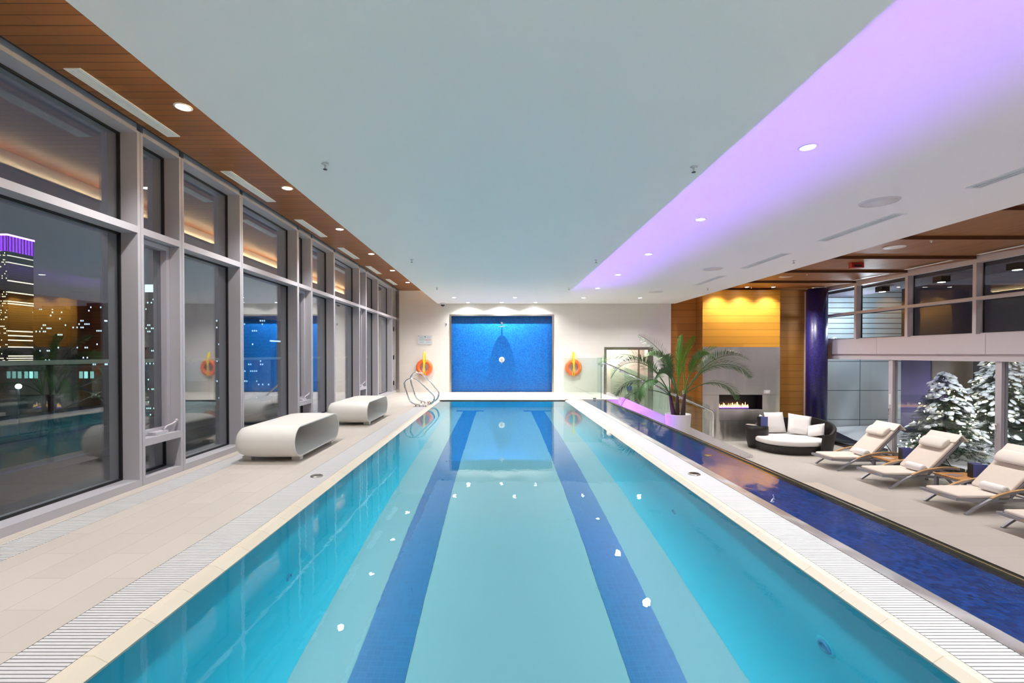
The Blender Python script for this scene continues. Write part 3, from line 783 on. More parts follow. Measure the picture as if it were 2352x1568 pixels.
for k in range(8):
    x=-.20+.057*k
    pts=[(x+.02*math.cos(a*PI/8),-.0235,.005+.02*math.sin(a*PI/8)) for a in range(16)]
    MB().tube(pts,.004,6,True).build('icon',g_ if k<4 else r_,t)
t=thing('wall_plate','small grey plate on the cream wall left of the blue panel','plate',(-1.99,YF,2.53))
MB().box(-.035,.035,-.008,0,-.07,.07).build('plate',M['ring'],t)
b=MB(); b.box(-.022,-.008,-.011,-.008,-.05,.05); b.box(.008,.022,-.011,-.008,-.05,.05); b.box(-.008,.008,-.011,-.008,-.01,.012); b.build('marking',M['ventgap'],t)
for k,(x,w_) in enumerate(((-.20,.18),(.10,.26),(.32,.06))):
    o=MB().box(x-w_/2,x+w_/2,15.42,15.45,.0,.003).build('floor_marking',M['alu'])
    tag(o,['left','middle','right'][k]+' dark dash of the floor marking before the blue panel','floor marking','floor markings on the far deck')
def life_ring(x,lab,flip):
    t=thing('life_ring',lab,'life ring',(x,YF-.01,.92),0,'life rings on the far wall')
    pts=[(.235*math.cos(2*PI*k/40),-.085,.235*math.sin(2*PI*k/40)) for k in range(40)]
    MB().tube(pts,.078,14,True).build('ring',M['orange'],t)
    b=MB(); b.tube([(0,0,.60),(0,-.05,.60),(0,-.06,.625)],.008,8); b.build('hook',M['chrome'],t)
    r=MB()
    r.tube([(0,-.045,.60),(-.03*flip,-.10,.45),(-.035*flip,-.175,.28),(-.02*flip,-.178,.05),(-.03*flip,-.175,-.28),(.01,-.172,-.325),(.05*flip,-.175,-.28),(.015*flip,-.18,0),(.03*flip,-.175,.28),(.02*flip,-.09,.46),(.005,-.045,.60)],.011,7)
    r.tube([(0,-.045,.60),(.06*flip,-.12,.42),(.10*flip,-.17,.26),(.0,-.185,.12),(-.01*flip,-.185,-.2),(0,-.178,-.31)],.010,7)
    for q in range(3): r.tube([(.012*(q-1),-.05,.58),(.02*(q-1),-.13,.36),(.015*(q-1),-.185,.2),(.01*(q-1),-.178,-.05)],.010,7)
    if flip<0: r.tube([(0,-.045,.59),(.10,-.12,.40),(.18,-.172,.24),(.27,-.168,.02),(.22,-.175,-.18)],.009,7)
    r.build('rope',M['yellow'],t)
    w=MB(); pts=[]
    for k in range(33):
        a=2*PI*k/32; rr=.335+.035*abs(math.sin(2*a)); pts.append((rr*math.cos(a),-.05-.03*abs(math.cos(2*a)),rr*math.sin(a)-.03*abs(math.sin(2*a))))
    w.tube(pts,.006,6,True); w.build('grab_line',M['whiterope'],t)
life_ring(-2.80,'orange life ring with yellow rope under the notice left of the blue panel',1)
life_ring(2.76,'orange life ring with yellow rope right of the blue panel',-1)

# ------------------------------------------------------------------ grab rails
def loop_pts(ctrl,n=10):
    """closed Catmull-Rom through (x,z) control points"""
    out=[]; m=len(ctrl)
    for i in range(m):
        p0,p1,p2,p3=[Vector((*ctrl[(i+k-1)%m],0)) for k in range(4)]
        for q in range(n):
            t=q/n
            out.append(.5*((2*p1)+(-p0+p2)*t+(2*p0-5*p1+4*p2-p3)*t*t+(-p0+3*p1-3*p2+p3)*t**3))
    return out
def grab(loc_,sc,lab):
    t=thing('grab_rail',lab,'grab rail',loc_,0,'pool grab rails')
    ctrl=[(-.05,.05),(-.20,.10),(-.29,.22),(-.40,.56),(-.38,.67),(-.28,.745),(-.12,.74),(0,.66),(.34,.34),(.40,.23),(.36,.12),(.25,.05),(.1,.045)]
    pts=[(p.x*sc[0],0,p.y*sc[1]) for p in loop_pts(ctrl,6)]
    MB().tube(pts,.022,10,True).build('loop',M['chrome'],t)
    MB().box(-.16,.20,-.045,.045,0,.012).build('base_plate',M['steeltrim'],t,.004)
    b=MB()
    for xx in (-.1,.0,.1,.16): b.tube([(xx,0,.012),(xx,0,.045)],.014,8)
    b.build('stud',M['black'],t)
grab((-2.16,12.35,.0),(1,1),'chrome grab rail loop at the far left pool edge, lower one in front')
grab((-2.14,13.1,.0),(1,1.19),'chrome grab rail loop at the far left pool edge, taller one behind')

# ------------------------------------------------------------------ white benches
def stadium(y0,y1,z0,z1,n=16):
    r=(z1-z0)/2; zc=(z0+z1)/2; out=[]
    for k in range(n+1):
        a=PI/2+PI*k/n; out.append((y0+r+r*math.cos(a),zc+r*math.sin(a)))
    for k in range(n+1):
        a=-PI/2+PI*k/n; out.append((y1-r+r*math.cos(a),zc+r*math.sin(a)))
    return out
def bench(loc_,lab):
    t=thing('bench',lab,'bench',loc_,0,'white moulded benches')
    n=18; o_=stadium(0,1.66,.045,.475,n); i_=stadium(.03,1.63,.075,.445,n); m=MB(); W=.41; k=len(o_); e=.01
    loops=[(o_,-W+e,0),(o_,W-e,0),(None,0,0)]
    def ring(pr,x): return [(x,p[0],p[1]) for p in pr]
    mid=lambda a,b,t:[(p[0]*(1-t)+q[0]*t,p[1]*(1-t)+q[1]*t) for p,q in zip(a,b)]
    def ins(pr,d):
        # pull a profile towards its middle line
        return [(min(max(p[0],.215),1.445)+(p[0]-min(max(p[0],.215),1.445))*(1-d/.215),.26+(p[1]-.26)*(1-d/.215)) for p in pr]
    seq=[ring(ins(o_,.075),-W+e),ring(ins(o_,.040),-W*.90),ring(ins(o_,.014),-W*.70),ring(ins(o_,.002),-W*.4),ring(o_,0),ring(ins(o_,.001),W*.5),ring(ins(o_,.006),W*.85),ring(ins(o_,.010),W-e),ring(mid(o_,i_,.25),W-.002),ring(mid(o_,i_,.75),W-.002),ring(i_,W-e),ring(i_,0),ring(ins(i_,.06),-W+e)]
    vs=[p for s_ in seq for p in s_]; fs=[]
    for a in range(len(seq)):
        b=(a+1)%len(seq)
        for q in range(k):
            r_=(q+1)%k; fs.append((a*k+q,a*k+r_,b*k+r_,b*k+q))
    m.add(vs,fs,True); m.build('shell',M['bench'],t)
    for yy in (.22,1.36):
        for xx in (-.33,.33):
            MB().box(xx-.06,xx+.06,yy,yy+.09,0,.052).build('foot',M['bench'],t,.004)
bench((-3.06,5.90,0),'white rounded hollow bench by the left windows, nearer one')
bench((-3.01,8.98,0),'white rounded hollow bench by the left windows, farther one')
# ------------------------------------------------------------------ lounge furniture
def soft(name,mat_,parent,size,loc_=(0,0,0),rot=(0,0,0),puff=.5,n=8,edge=.3):
    """pillow: two bulged grids meeting at a seam; size=(w,h,thickness) in local x,z,y"""
    w,h,t=size; m=MB(); vs=[]; fs=[]
    for s in (-1,1):
        for j in range(n+1):
            for i in range(n+1):
                u=-1+2*i/n; v=-1+2*j/n
                b=((1-abs(u)**3)*(1-abs(v)**3))**edge if abs(u)<1 and abs(v)<1 else 0
                pinch=1-.07*(u*u*(1-abs(v))+v*v*(1-abs(u)))*puff*2
                vs.append((u*w/2*(1-.05*(1-v*v)*puff),s*t/2*b,v*h/2*(1-.05*(1-u*u)*puff)))
    q=(n+1)*(n+1)
    for s in (0,1):
        for j in range(n):
            for i in range(n):
                a=s*q+j*(n+1)+i; f=(a,a+1,a+n+2,a+n+1); fs.append(f if s else f[::-1])
    m.add(vs,fs,True)
    o=m.build(name,mat_,parent); o.location=loc_; o.rotation_euler=rot
    bm=bmesh.new(); bm.from_mesh(o.data); bmesh.ops.remove_doubles(bm,verts=bm.verts,dist=.0004); bmesh.ops.recalc_face_normals(bm,faces=bm.faces); bm.to_mesh(o.data); bm.free()
    return o
def slab(poly,z0,z1,r=.04,seg=3):
    """rounded-edge slab from a polygon in xy"""
    m=MB(); cx=sum(p[0] for p in poly)/len(poly); cy=sum(p[1] for p in poly)/len(poly)
    def sh(d): return [(cx+(p[0]-cx)*(1-d/max(math.hypot(p[0]-cx,p[1]-cy),.01)),cy+(p[1]-cy)*(1-d/max(math.hypot(p[0]-cx,p[1]-cy),.01))) for p in poly]
    lv=[]
    for k in range(seg+1):
        a=PI/2*k/seg; lv.append((r*(1-math.sin(a)),z0+r*(1-math.cos(a))))
    for k in range(seg+1):
        a=PI/2*k/seg; lv.append((r*(1-math.cos(a)),z1-r*(1-math.sin(a))))
    n=len(poly); vs=[]
    for d,z in lv: vs+=[(p[0],p[1],z) for p in sh(d)]
    fs=[(i*n+k,i*n+(k+1)%n,(i+1)*n+(k+1)%n,(i+1)*n+k) for i in range(len(lv)-1) for k in range(n)]
    m.add(vs,fs,True); m.f.append(tuple(range(n))[::-1]); m.sm.append(False)
    m.f.append(tuple((len(lv)-1)*n+k for k in range(n))); m.sm.append(True)
    return m
def rrect(x0,x1,y0,y1,r,n=5):
    out=[]
    for cx,cy,a0 in ((x1-r,y1-r,0),(x0+r,y1-r,90),(x0+r,y0+r,180),(x1-r,y0+r,270)):
        for k in range(n+1):
            a=math.radians(a0+90*k/n); out.append((cx+r*math.cos(a),cy+r*math.sin(a)))
    return out
def flatbar(m,pts,w,t,y):
    """flat bar of width w (along y) and thickness t following (x,z) pts"""
    P=[Vector((p[0],p[1])) for p in pts]; rows=[]
    for i,p in enumerate(P):
        d=(P[min(i+1,len(P)-1)]-P[max(i-1,0)]).normalized(); nrm=Vector((-d.y,d.x))
        a=p+nrm*t/2; b=p-nrm*t/2
        rows.append([(a.x,y-w/2,a.y),(a.x,y+w/2,a.y),(b.x,y+w/2,b.y),(b.x,y-w/2,b.y)])
    vs=[v for r in rows for v in r]; fs=[(3,2,1,0)]
    for i in range(len(rows)-1):
        for k in range(4):
            l=(k+1)%4; fs.append((i*4+k,i*4+l,(i+1)*4+l,(i+1)*4+k))
    e=(len(rows)-1)*4; fs.append((e,e+1,e+2,e+3)); m.add(vs,fs); return m
def cr(ctrl,n=6):
    out=[]; m=len(ctrl)
    g=lambda i: Vector((*ctrl[min(max(i,0),m-1)],0))
    for i in range(m-1):
        p0,p1,p2,p3=g(i-1),g(i),g(i+1),g(i+2)
        for q in range(n):
            t=q/n; v=.5*((2*p1)+(-p0+p2)*t+(2*p0-5*p1+4*p2-p3)*t*t+(-p0+3*p1-3*p2+p3)*t**3); out.append((v.x,v.y))
    out.append(ctrl[-1]); return out
def make_lounger(label):
    t=thing('sun_lounger',label,'sun lounger',(0,0,0),0,'sun loungers in the lounge')
    W=.40
    f=MB()
    for s in (-1,1):
        flatbar(f,[(0,.30),(.35,.27),(1.95,.27)],.045,.055,s*(W-.022))
    # foot bar sags in the middle
    pts=[(0.0,-W,.30),(.03,-W*.5,.285),(.04,0,.28),(.03,W*.5,.285),(0.0,W,.30)]
    for a,b in zip(pts[:-1],pts[1:]):
        c=((a[0]+b[0])/2,(a[1]+b[1])/2,(a[2]+b[2])/2); f.obox(c,(.018,0,0),((b[0]-a[0])/2,(b[1]-a[1])/2,(b[2]-a[2])/2),(0,0,.027))
    f.box(1.92,1.96,-W+.04,W-.04,.25,.29)
    for xx in (.3,.7,1.1,1.5): f.box(xx-.02,xx+.02,-W+.04,W-.04,.275,.292)
    f.build('frame',M['loungealu'],t)
    MB().obox((.018,0,.282),(.004,0,0),(0,.035,0),(0,0,.012)).build('wood_inlay',M['teakarm'],t)
    for s in (-1,1):
        arc=cr([(.13,0),(.34,.14),(.6,.28),(.85,.385),(1.10,.445),(1.45,.49),(1.78,.47)],5)
        k=len(arc)//2+1
        l=flatbar(MB(),arc,.05,.042,s*(W+.035)).build('arched_leg',M['loungealu'],t)
        flatbar(MB(),[(p[0],p[1]+.030) for p in arc[k-5:]],.055,.016,s*(W+.035)).build('arm_rest',M['teakarm'],l)
        flatbar(MB(),[(1.52,.27),(1.78,.01),(1.79,0)],.045,.045,s*(W-.03)).build('leg',M['loungealu'],t)
    c=slab(rrect(.05,1.16,-W+.03,W-.03,.07),.298,.372,.03)
    c.build('seat_cushion',M['sling'],t)
    ang=math.radians(45.5)
    Rm=Matrix.Translation((1.10,0,.33))@Matrix.Rotation(-ang,4,'Y')
    slab(rrect(0,1.14,-W+.03,W-.03,.06),.012,.085,.03).xform(Rm).build('back_cushion',M['sling'],t)
    b=MB()
    for s in (-1,1): b.box(0,1.14,s*(W-.03)-.02,s*(W-.03)+.02,-.03,.012)
    b.box(1.10,1.14,-W+.05,W-.05,-.03,.010)
    b.xform(Rm).build('back_frame',M['loungealu'],t)
    fl_=slab(rrect(.98,1.23,-W-.0,W+.0,.03),.087,.105,.008); fl_.box(1.20,1.235,-W,W,-.12,.10)
    fl_.xform(Rm).build('cushion_hood',M['slingw'],t)
    p=MB()
    # padded headrest
    prof=[(.70+.16+.16*math.cos(2*PI*k/20),.155+.065*math.sin(2*PI*k/20)) for k in range(20)]
    yy=[-.31,-.30,-.27,.27,.30,.31]; ss=[.72,.9,1,1,.9,.72]; vs=[]
    for y,s_ in zip(yy,ss): vs+=[(.86+(q[0]-.86)*s_,y,.155+(q[1]-.155)*s_) for q in prof]
    n=20; fs=[(i*n+k,i*n+(k+1)%n,(i+1)*n+(k+1)%n,(i+1)*n+k) for i in range(5) for k in range(n)]+[tuple(range(n))[::-1],tuple(5*n+k for k in range(n))]
    p.add(vs,fs,True).xform(Rm).build('headrest',M['slingw'],t)
    b=MB()
    for s in (-1,1): b.tube([(1.10+.62*math.cos(ang),s*(W-.08),.33+.62*math.sin(ang)-.03),(1.86,s*(W-.08),.29)],.010,8)
    b.build('strut',M['black'],t)
    return t
LX=9.20
lab=['cream sun lounger farthest from the camera, beside the dark wicker daybed','cream sun lounger second from the daybed','cream sun lounger third from the daybed','cream sun lounger at the right frame edge with only its foot in view']
lr=make_lounger(lab[0]); lr.location=(LX,13.02,ZL)
for y,l in zip((11.33,9.56,8.02),lab[1:]): dup(lr,(LX,y,ZL),None,l)
def towel(x,y,z,label):
    t=thing('rolled_towel',label,'towel',(x,y,z),0,'rolled towels on the loungers')
    m=MB(); m.lathe([(.0,-.22),(.086,-.22),(.094,-.205),(.094,.205),(.086,.22),(0,.22)],seg=24,axis='y'); m.build('roll',M['towel'],t)
    s=MB(); pts=[]
    for k in range(44):
        a=k*.42; r=.008+.0015*k; pts.append((r*1.1*math.cos(a),-.223,r*1.1*math.sin(a)))
    s.tube(pts,.0045,5); s.build('spiral_edge',M['cushion'],t)
for y,l in zip((12.94,11.25,9.48),('rolled white towel on the lounger beside the daybed','rolled white towel on the second lounger from the daybed','rolled white towel on the third lounger from the daybed')):
    towel(LX+.98,y-.10,ZL+.468,l)
def make_table(label):
    t=thing('side_table',label,'side table',(0,0,0),0,'teak side tables between loungers')
    m=MB()
    for k in range(7): m.box(-.37,.37,-.36+.104*k,-.36+.104*k+.096,.40,.428)
    m.build('table_top',M['teak'],t)
    m=MB(); m.box(-.35,.35,-.34,-.31,.35,.399); m.box(-.35,.35,.31,.34,.35,.399); m.box(-.35,-.32,-.31,.31,.35,.399); m.box(.32,.35,-.31,.31,.35,.399)
    m.build('apron',M['loungealu'],t)
    for sx in (-1,1):
        for sy in (-1,1): MB().box(sx*.325-.03,sx*.325+.03,sy*.315-.03,sy*.315+.03,0,.3495).build('leg',M['loungealu'],t)
    return t
tb=make_table('teak topped side table between the first and second loungers from the daybed'); tb.location=(10.58,12.17,ZL)
dup(tb,(10.62,10.42,ZL),None,'teak topped side table between the second and third loungers from the daybed')
def menu(x,y,z,rz,label):
    t=thing('menu_holder',label,'menu holder',(x,y,z),rz,'navy menu holders')
    m=MB(); m.box(-.13,.13,-.09,-.075,0,.32); m.box(-.13,.13,.075,.09,0,.32); m.box(-.13,-.115,-.075,.075,0,.32); m.box(-.115,.13,-.075,.075,0,.012)
    m.build('case',M['menublue'],t)
    MB().box(-.11,.12,-.06,.06,.013,.295).build('pages',M['paper'],t)
    MB().box(-.1345,-.13,-.085,.085,.004,.316).build('spine',M['black'],t)
def magazine(x,y,z,rz,mt,label):
    t=thing('magazine',label,'magazine',(x,y,z),rz,'magazines on the lounge tables')
    MB().box(-.105,.105,-.14,.14,0,.007).build('pages',M['paper'],t)
    MB().box(-.107,.107,-.142,.142,.007,.009).build('cover',M[mt],t)
menu(10.72,12.02,ZL+.428,-.25,'navy menu holder on the table beside the first lounger')
menu(10.80,10.30,ZL+.428,-.25,'navy menu holder on the table between the second and third loungers')
magazine(10.42,12.22,ZL+.428,-1.2,'cover2','magazines lying on the table beside the first lounger, behind the menu holder'); magazine(10.48,10.50,ZL+.428,-1.25,'cover','dark magazine lying on the table between the second and third loungers')

# daybed
D=Vector((9.72,15.34,ZL))
d=thing('daybed','round dark wicker daybed with a white mattress before the violet column','daybed',D)
def el(rx,ry,a,p=2.5):
    c,s=math.cos(a),math.sin(a); return (rx*math.copysign(abs(c)**(2/p),c),ry*math.copysign(abs(s)**(2/p),s))
# base
n=56; vs=[]; fs=[]
for (k,z) in ((.93,0),(.97,.13),(1.0,.26)):
    vs+=[(*el(1.04*k,.95*k,2*PI*i/n),z) for i in range(n)]
for r in range(2):
    for i in range(n): fs.append((r*n+i,r*n+(i+1)%n,(r+1)*n+(i+1)%n,(r+1)*n+i))
fs+= [tuple(range(n))[::-1],tuple(2*n+i for i in range(n))]
MB().add(vs,fs).build('base',M['wicker'],d)
slab([el(1.02,.93,2*PI*i/n) for i in range(n)],.262,.46,.08,5).build('mattress',M['cushion'],d)
# back wall sweeping from the right arm round the back
n=44; vs=[]
a0,a1=math.radians(-75),math.radians(140)
for i in range(n+1):
    a=a0+(a1-a0)*i/n; u=i/n
    h=.68+.34*math.sin(PI*min(max((u-.08)/.8,0),1))**.8
    for (k,z) in ((1.055,0),(1.13,h),(1.19,h+.01),(1.215,h-.03),(1.115,0)):
        vs.append((*el(1.04*k,.95*k,a),z))
fs=[]
for i in range(n):
    for k in range(5): fs.append((i*5+k,i*5+(k+1)%5,(i+1)*5+(k+1)%5,(i+1)*5+k))
fs+=[(4,3,2,1,0),tuple(n*5+k for k in range(5))]
MB().add(vs,fs).build('backrest',M['wicker'],d)
tx,ty=8.90-9.72,15.78-15.34
at=MB().lathe([(.26,0),(.33,.3),(.355,.62),(.35,.74),(.33,.75)],(tx,ty,0),40).build('arm_table',M['wicker'],d)
MB().lathe([(0,.752),(.335,.752),(.335,.772),(0,.772)],(tx,ty,0),40).build('table_top',M['black'],at)
menu(8.98,15.58,ZL+.772,.15,'navy menu holder on the round wicker table')
magazine(8.72,15.82,ZL+.772,.7,'cover2','magazine lying on the round wicker table')
for (sz,lc,rt,lab) in (((.62,.62,.22),(-.56,.50,.79),(-.30,.25,.95),'white cushion leaning at the left of the daybed behind the menu holder'),
        ((.72,.72,.24),(-.06,.66,.83),(-.28,0,.10),'upright white cushion in the middle of the daybed'),
        ((.70,.70,.24),(.60,.36,.80),(-.42,.13,-.38),'tilted white cushion right of the middle one on the daybed'),
        ((.56,.42,.24),(.84,-.12,.68),(-.5,-.30,-1.15),'small white cushion against the right wicker arm of the daybed')):
    o=soft('cushion',M['cushion'],None,sz,D+Vector(lc),rt); tag(o,lab,'cushion','white cushions on the daybed')

# palm
random.seed(21)
pl=thing('potted_palm','tall potted palm with three trunks in a white planter beside the stairs','potted palm',(5.30,13.55,ZL))
PT=1.45
MB().lathe([(0,0),(.27,0),(.30,.3),(.365,PT-.02),(.37,PT),(.335,PT),(.325,PT-.1),(0,PT-.1)],seg=40).build('planter',M['pot'],pl)
MB().lathe([(0,PT-.085),(.325,PT-.085),(.325,PT-.099),(0,PT-.099)],seg=32).build('soil',M['soil'],pl)
trunks=[((-.14,-.05),(-.24,-.02),.62),((-.02,.0),(.0,.05),.60),((.16,.05),(.20,.02),.66)]
tops=[]
for (b,tp,h) in trunks:
    pts=[(b[0]+(tp[0]-b[0])*q,b[1]+(tp[1]-b[1])*q,PT-.09+h*q+.02*math.sin(q*9)) for q in [i/8 for i in range(9)]]
    MB().tube(pts,[.075-.035*q for q in [i/8 for i in range(9)]],10).build('trunk',M['bark'],pl); tops.append(Vector(pts[-1]))
def frond(base,az,e0,L,droop,bare,nl,ll,young=False,lean=1.0):
    m=MB(); rnd=random
    p=base.copy(); ns=26; pts=[p.copy()]; dirs=[]
    h=Vector((math.cos(az),math.sin(az),0))
    for i in range(ns):
        q=i/ns; e=e0-droop*q**1.6
        dv=h*math.cos(e)+Vector((0,0,math.sin(e))); dirs.append(dv); p=p+dv*(L/ns); pts.append(p.copy())
    dirs.append(dirs[-1])
    m.tube(pts,[.016*(1-.85*i/ns)+.002 for i in range(ns+1)],6)
    side=Vector((-math.sin(az),math.cos(az),0)); phi=math.radians(rnd.uniform(30,62))*(1 if rnd.random()<.5 else -1)
    for k in range(nl):
        q=bare+(1-bare)*(k+.5)/nl; fi=q*ns; i=min(int(fi),ns-1); c=pts[i].lerp(pts[i+1],fi-i); tdir=dirs[i]
        upv=side.cross(tdir).normalized()
        if upv.z<0: upv=-upv
        sd2=side*math.cos(phi)+upv*math.sin(phi)
        env=math.sin(PI*min(1,(q-bare)/(1-bare)*.9+.1))**.6
        for s in (-1,1):
            l=ll*env*rnd.uniform(.85,1.1)
            d0=(sd2*s*(.55 if young else .85)+tdir*(1.15 if young else .75)+upv*.22*lean+Vector((rnd.uniform(-.08,.08),rnd.uniform(-.08,.08),rnd.uniform(-.06,.06)))).normalized()
            a=c; b=c+d0*l*.5+Vector((0,0,-.02*l)); e=c+d0*l+Vector((0,0,-.20*l))
            wd=d0.cross(upv).normalized()*.013
            m.add([a-wd*.4,a+wd*.4,b+wd,b-wd,e+wd*.15,e-wd*.15],[(0,1,2,3),(3,2,4,5)])
    return m.build('frond',M['leaf2'] if young else M['leaf'],pl)
R_=math.radians
T0,T1,T2=tops
spec=[(T0,R_(170),R_(66),2.75,R_(118),.30,52,.48),(T0,R_(196),R_(62),2.55,R_(128),.32,50,.46),(T0,R_(212),R_(50),1.9,R_(150),.36,50,.34),
      (T0,R_(150),R_(40),2.0,R_(120),.34,48,.34),(T0,R_(240),R_(74),1.9,R_(90),.35,46,.34),(T0,R_(182),R_(22),1.7,R_(95),.36,42,.32),
      (T1,R_(172),R_(80),2.25,R_(60),.30,58,.36),(T1,R_(60),R_(85),2.0,R_(40),.28,26,.34,True),(T1,R_(290),R_(84),1.95,R_(45),.28,26,.34,True),(T1,R_(110),R_(72),2.2,R_(100),.3,54,.36),(T1,R_(225),R_(58),2.0,R_(125),.34,50,.34),
      (T2,R_(6),R_(60),2.55,R_(92),.30,52,.48),(T2,R_(-18),R_(62),2.3,R_(128),.32,56,.38),(T2,R_(35),R_(70),2.2,R_(100),.32,54,.36),(T2,R_(-60),R_(78),1.85,R_(70),.32,24,.32,True),(T2,R_(-12),R_(38),1.75,R_(120),.36,44,.32),(T2,R_(80),R_(82),2.0,R_(50),.3,26,.34,True)]
for s in spec: frond(*s)

# grasses growing along the foot of the pool wall
def tuft(x,y,label,nb,ht,spread):
    t=thing('grass_tuft',label,'grass plant',(x,y,ZL),0,'grasses at the foot of the pool wall'); m=MB()
    MB().lathe([(0,0),(.10,0),(.14,.55),(.12,.55),(.11,.5),(0,.5)],seg=20).build('pot',M['pot'],t)
    for k in range(nb):
        a=random.uniform(0,2*PI); L=ht*random.uniform(.8,1.05)-.5; sp_=spread*random.uniform(.4,1.2); p0=Vector((.04*math.cos(a),.04*math.sin(a),.5))
        hv=Vector((math.cos(a),math.sin(a),0)); wv=Vector((-math.sin(a),math.cos(a),0))*.008; row=[]
        for i in range(7):
            q=i/6; c=p0+hv*sp_*q**2+Vector((0,0,L*q-.25*sp_*q**3)); row.append((c-wv*(1-q*.95),c+wv*(1-q*.95)))
        vs=[p for r in row for p in r]
        m.add(vs,[(2*i,2*i+1,2*i+3,2*i+2) for i in range(6)])
    m.build('blades',M['grassleaf'],t)
tuft(5.2,9.66,'thin dark grass blades rising above the pool rim before the daybed',26,1.12,.16)
tuft(4.55,5.25,'dark grass blades rising above the pool rim below the third lounger, left tuft',22,1.28,.20)
tuft(4.42,4.62,'dark grass blades rising above the pool rim below the third lounger, right tuft',12,1.22,.34)
gr=MB()
for k in range(70): gr.box(7.50,7.98,9.32+.03*k,9.32+.03*k+.02,ZL+.001,ZL+.006)
tag(gr.build('floor_grate',M['sling']),'cream perforated floor grate beside the pool wall in the lounge','grate')

# ------------------------------------------------------------------ outdoors on the right
sn=MB(); sn.recalc=False; nx,ny=26,40
def sh(x,y): return ZL+.10+.10*math.sin(x*1.3+y*.7)*math.sin(y*.9)+.10*min(1,(x-12.5)/2)+(.25 if y>16 and x<15 else 0)*min(1,(y-16))
sn.add([(12.53+10*i/nx,2+15.7*j/ny,sh(12.53+10*i/nx,2+15.7*j/ny)) for j in range(ny+1) for i in range(nx+1)],
       [(j*(nx+1)+i,j*(nx+1)+i+1,(j+1)*(nx+1)+i+1,(j+1)*(nx+1)+i) for j in range(ny) for i in range(nx)],True)
tag(sn.build('snow',M['snow']),'fresh snow lying on the terrace outside the right windows','snow',kind='stuff')
ew=MB(); ew.box(12.2,15.6,17.75,18.0,-2.2,1.45); struct('wall_exterior',ew,M['extpanel'])
ew=MB(); ew.box(12.2,15.6,17.75,18.0,1.45,4.2); struct('wall_louvers',ew,M['louver'])
ew=MB(); ew.box(15.6,24,18.4,18.6,-2.2,4.2); ew.box(23.8,24,2,18.4,-2.2,4.2); struct('wall_terrace',ew,M['extdark'])
ep=MB(); ep.box(15.75,17.3,18.33,18.4,-1.6,1.3); struct('door_9',ep,M['purplelitpanel'])
ep=MB(); ep.box(17.4,19.0,18.33,18.4,-1.6,1.5); struct('door_10',ep,M['beigepanel'])
es=MB(); es.box(12.18,13.6,2,17.75,3.62,3.8); struct('ceiling_exterior',es,M['extdark'])
t=thing('wall_camera','small white outdoor camera on the exterior wall left of the upper windows','camera',(12.9,17.75,1.98))
MB().blob((0,-.12,0),.10,16,10).build('housing',M['white'],t); MB().blob((.0,-.20,.0),.05,12,8).build('lens',M['black'],t); MB().tube([(0,0,0),(0,-.1,0)],.035,10).build('bracket',M['white'],t)

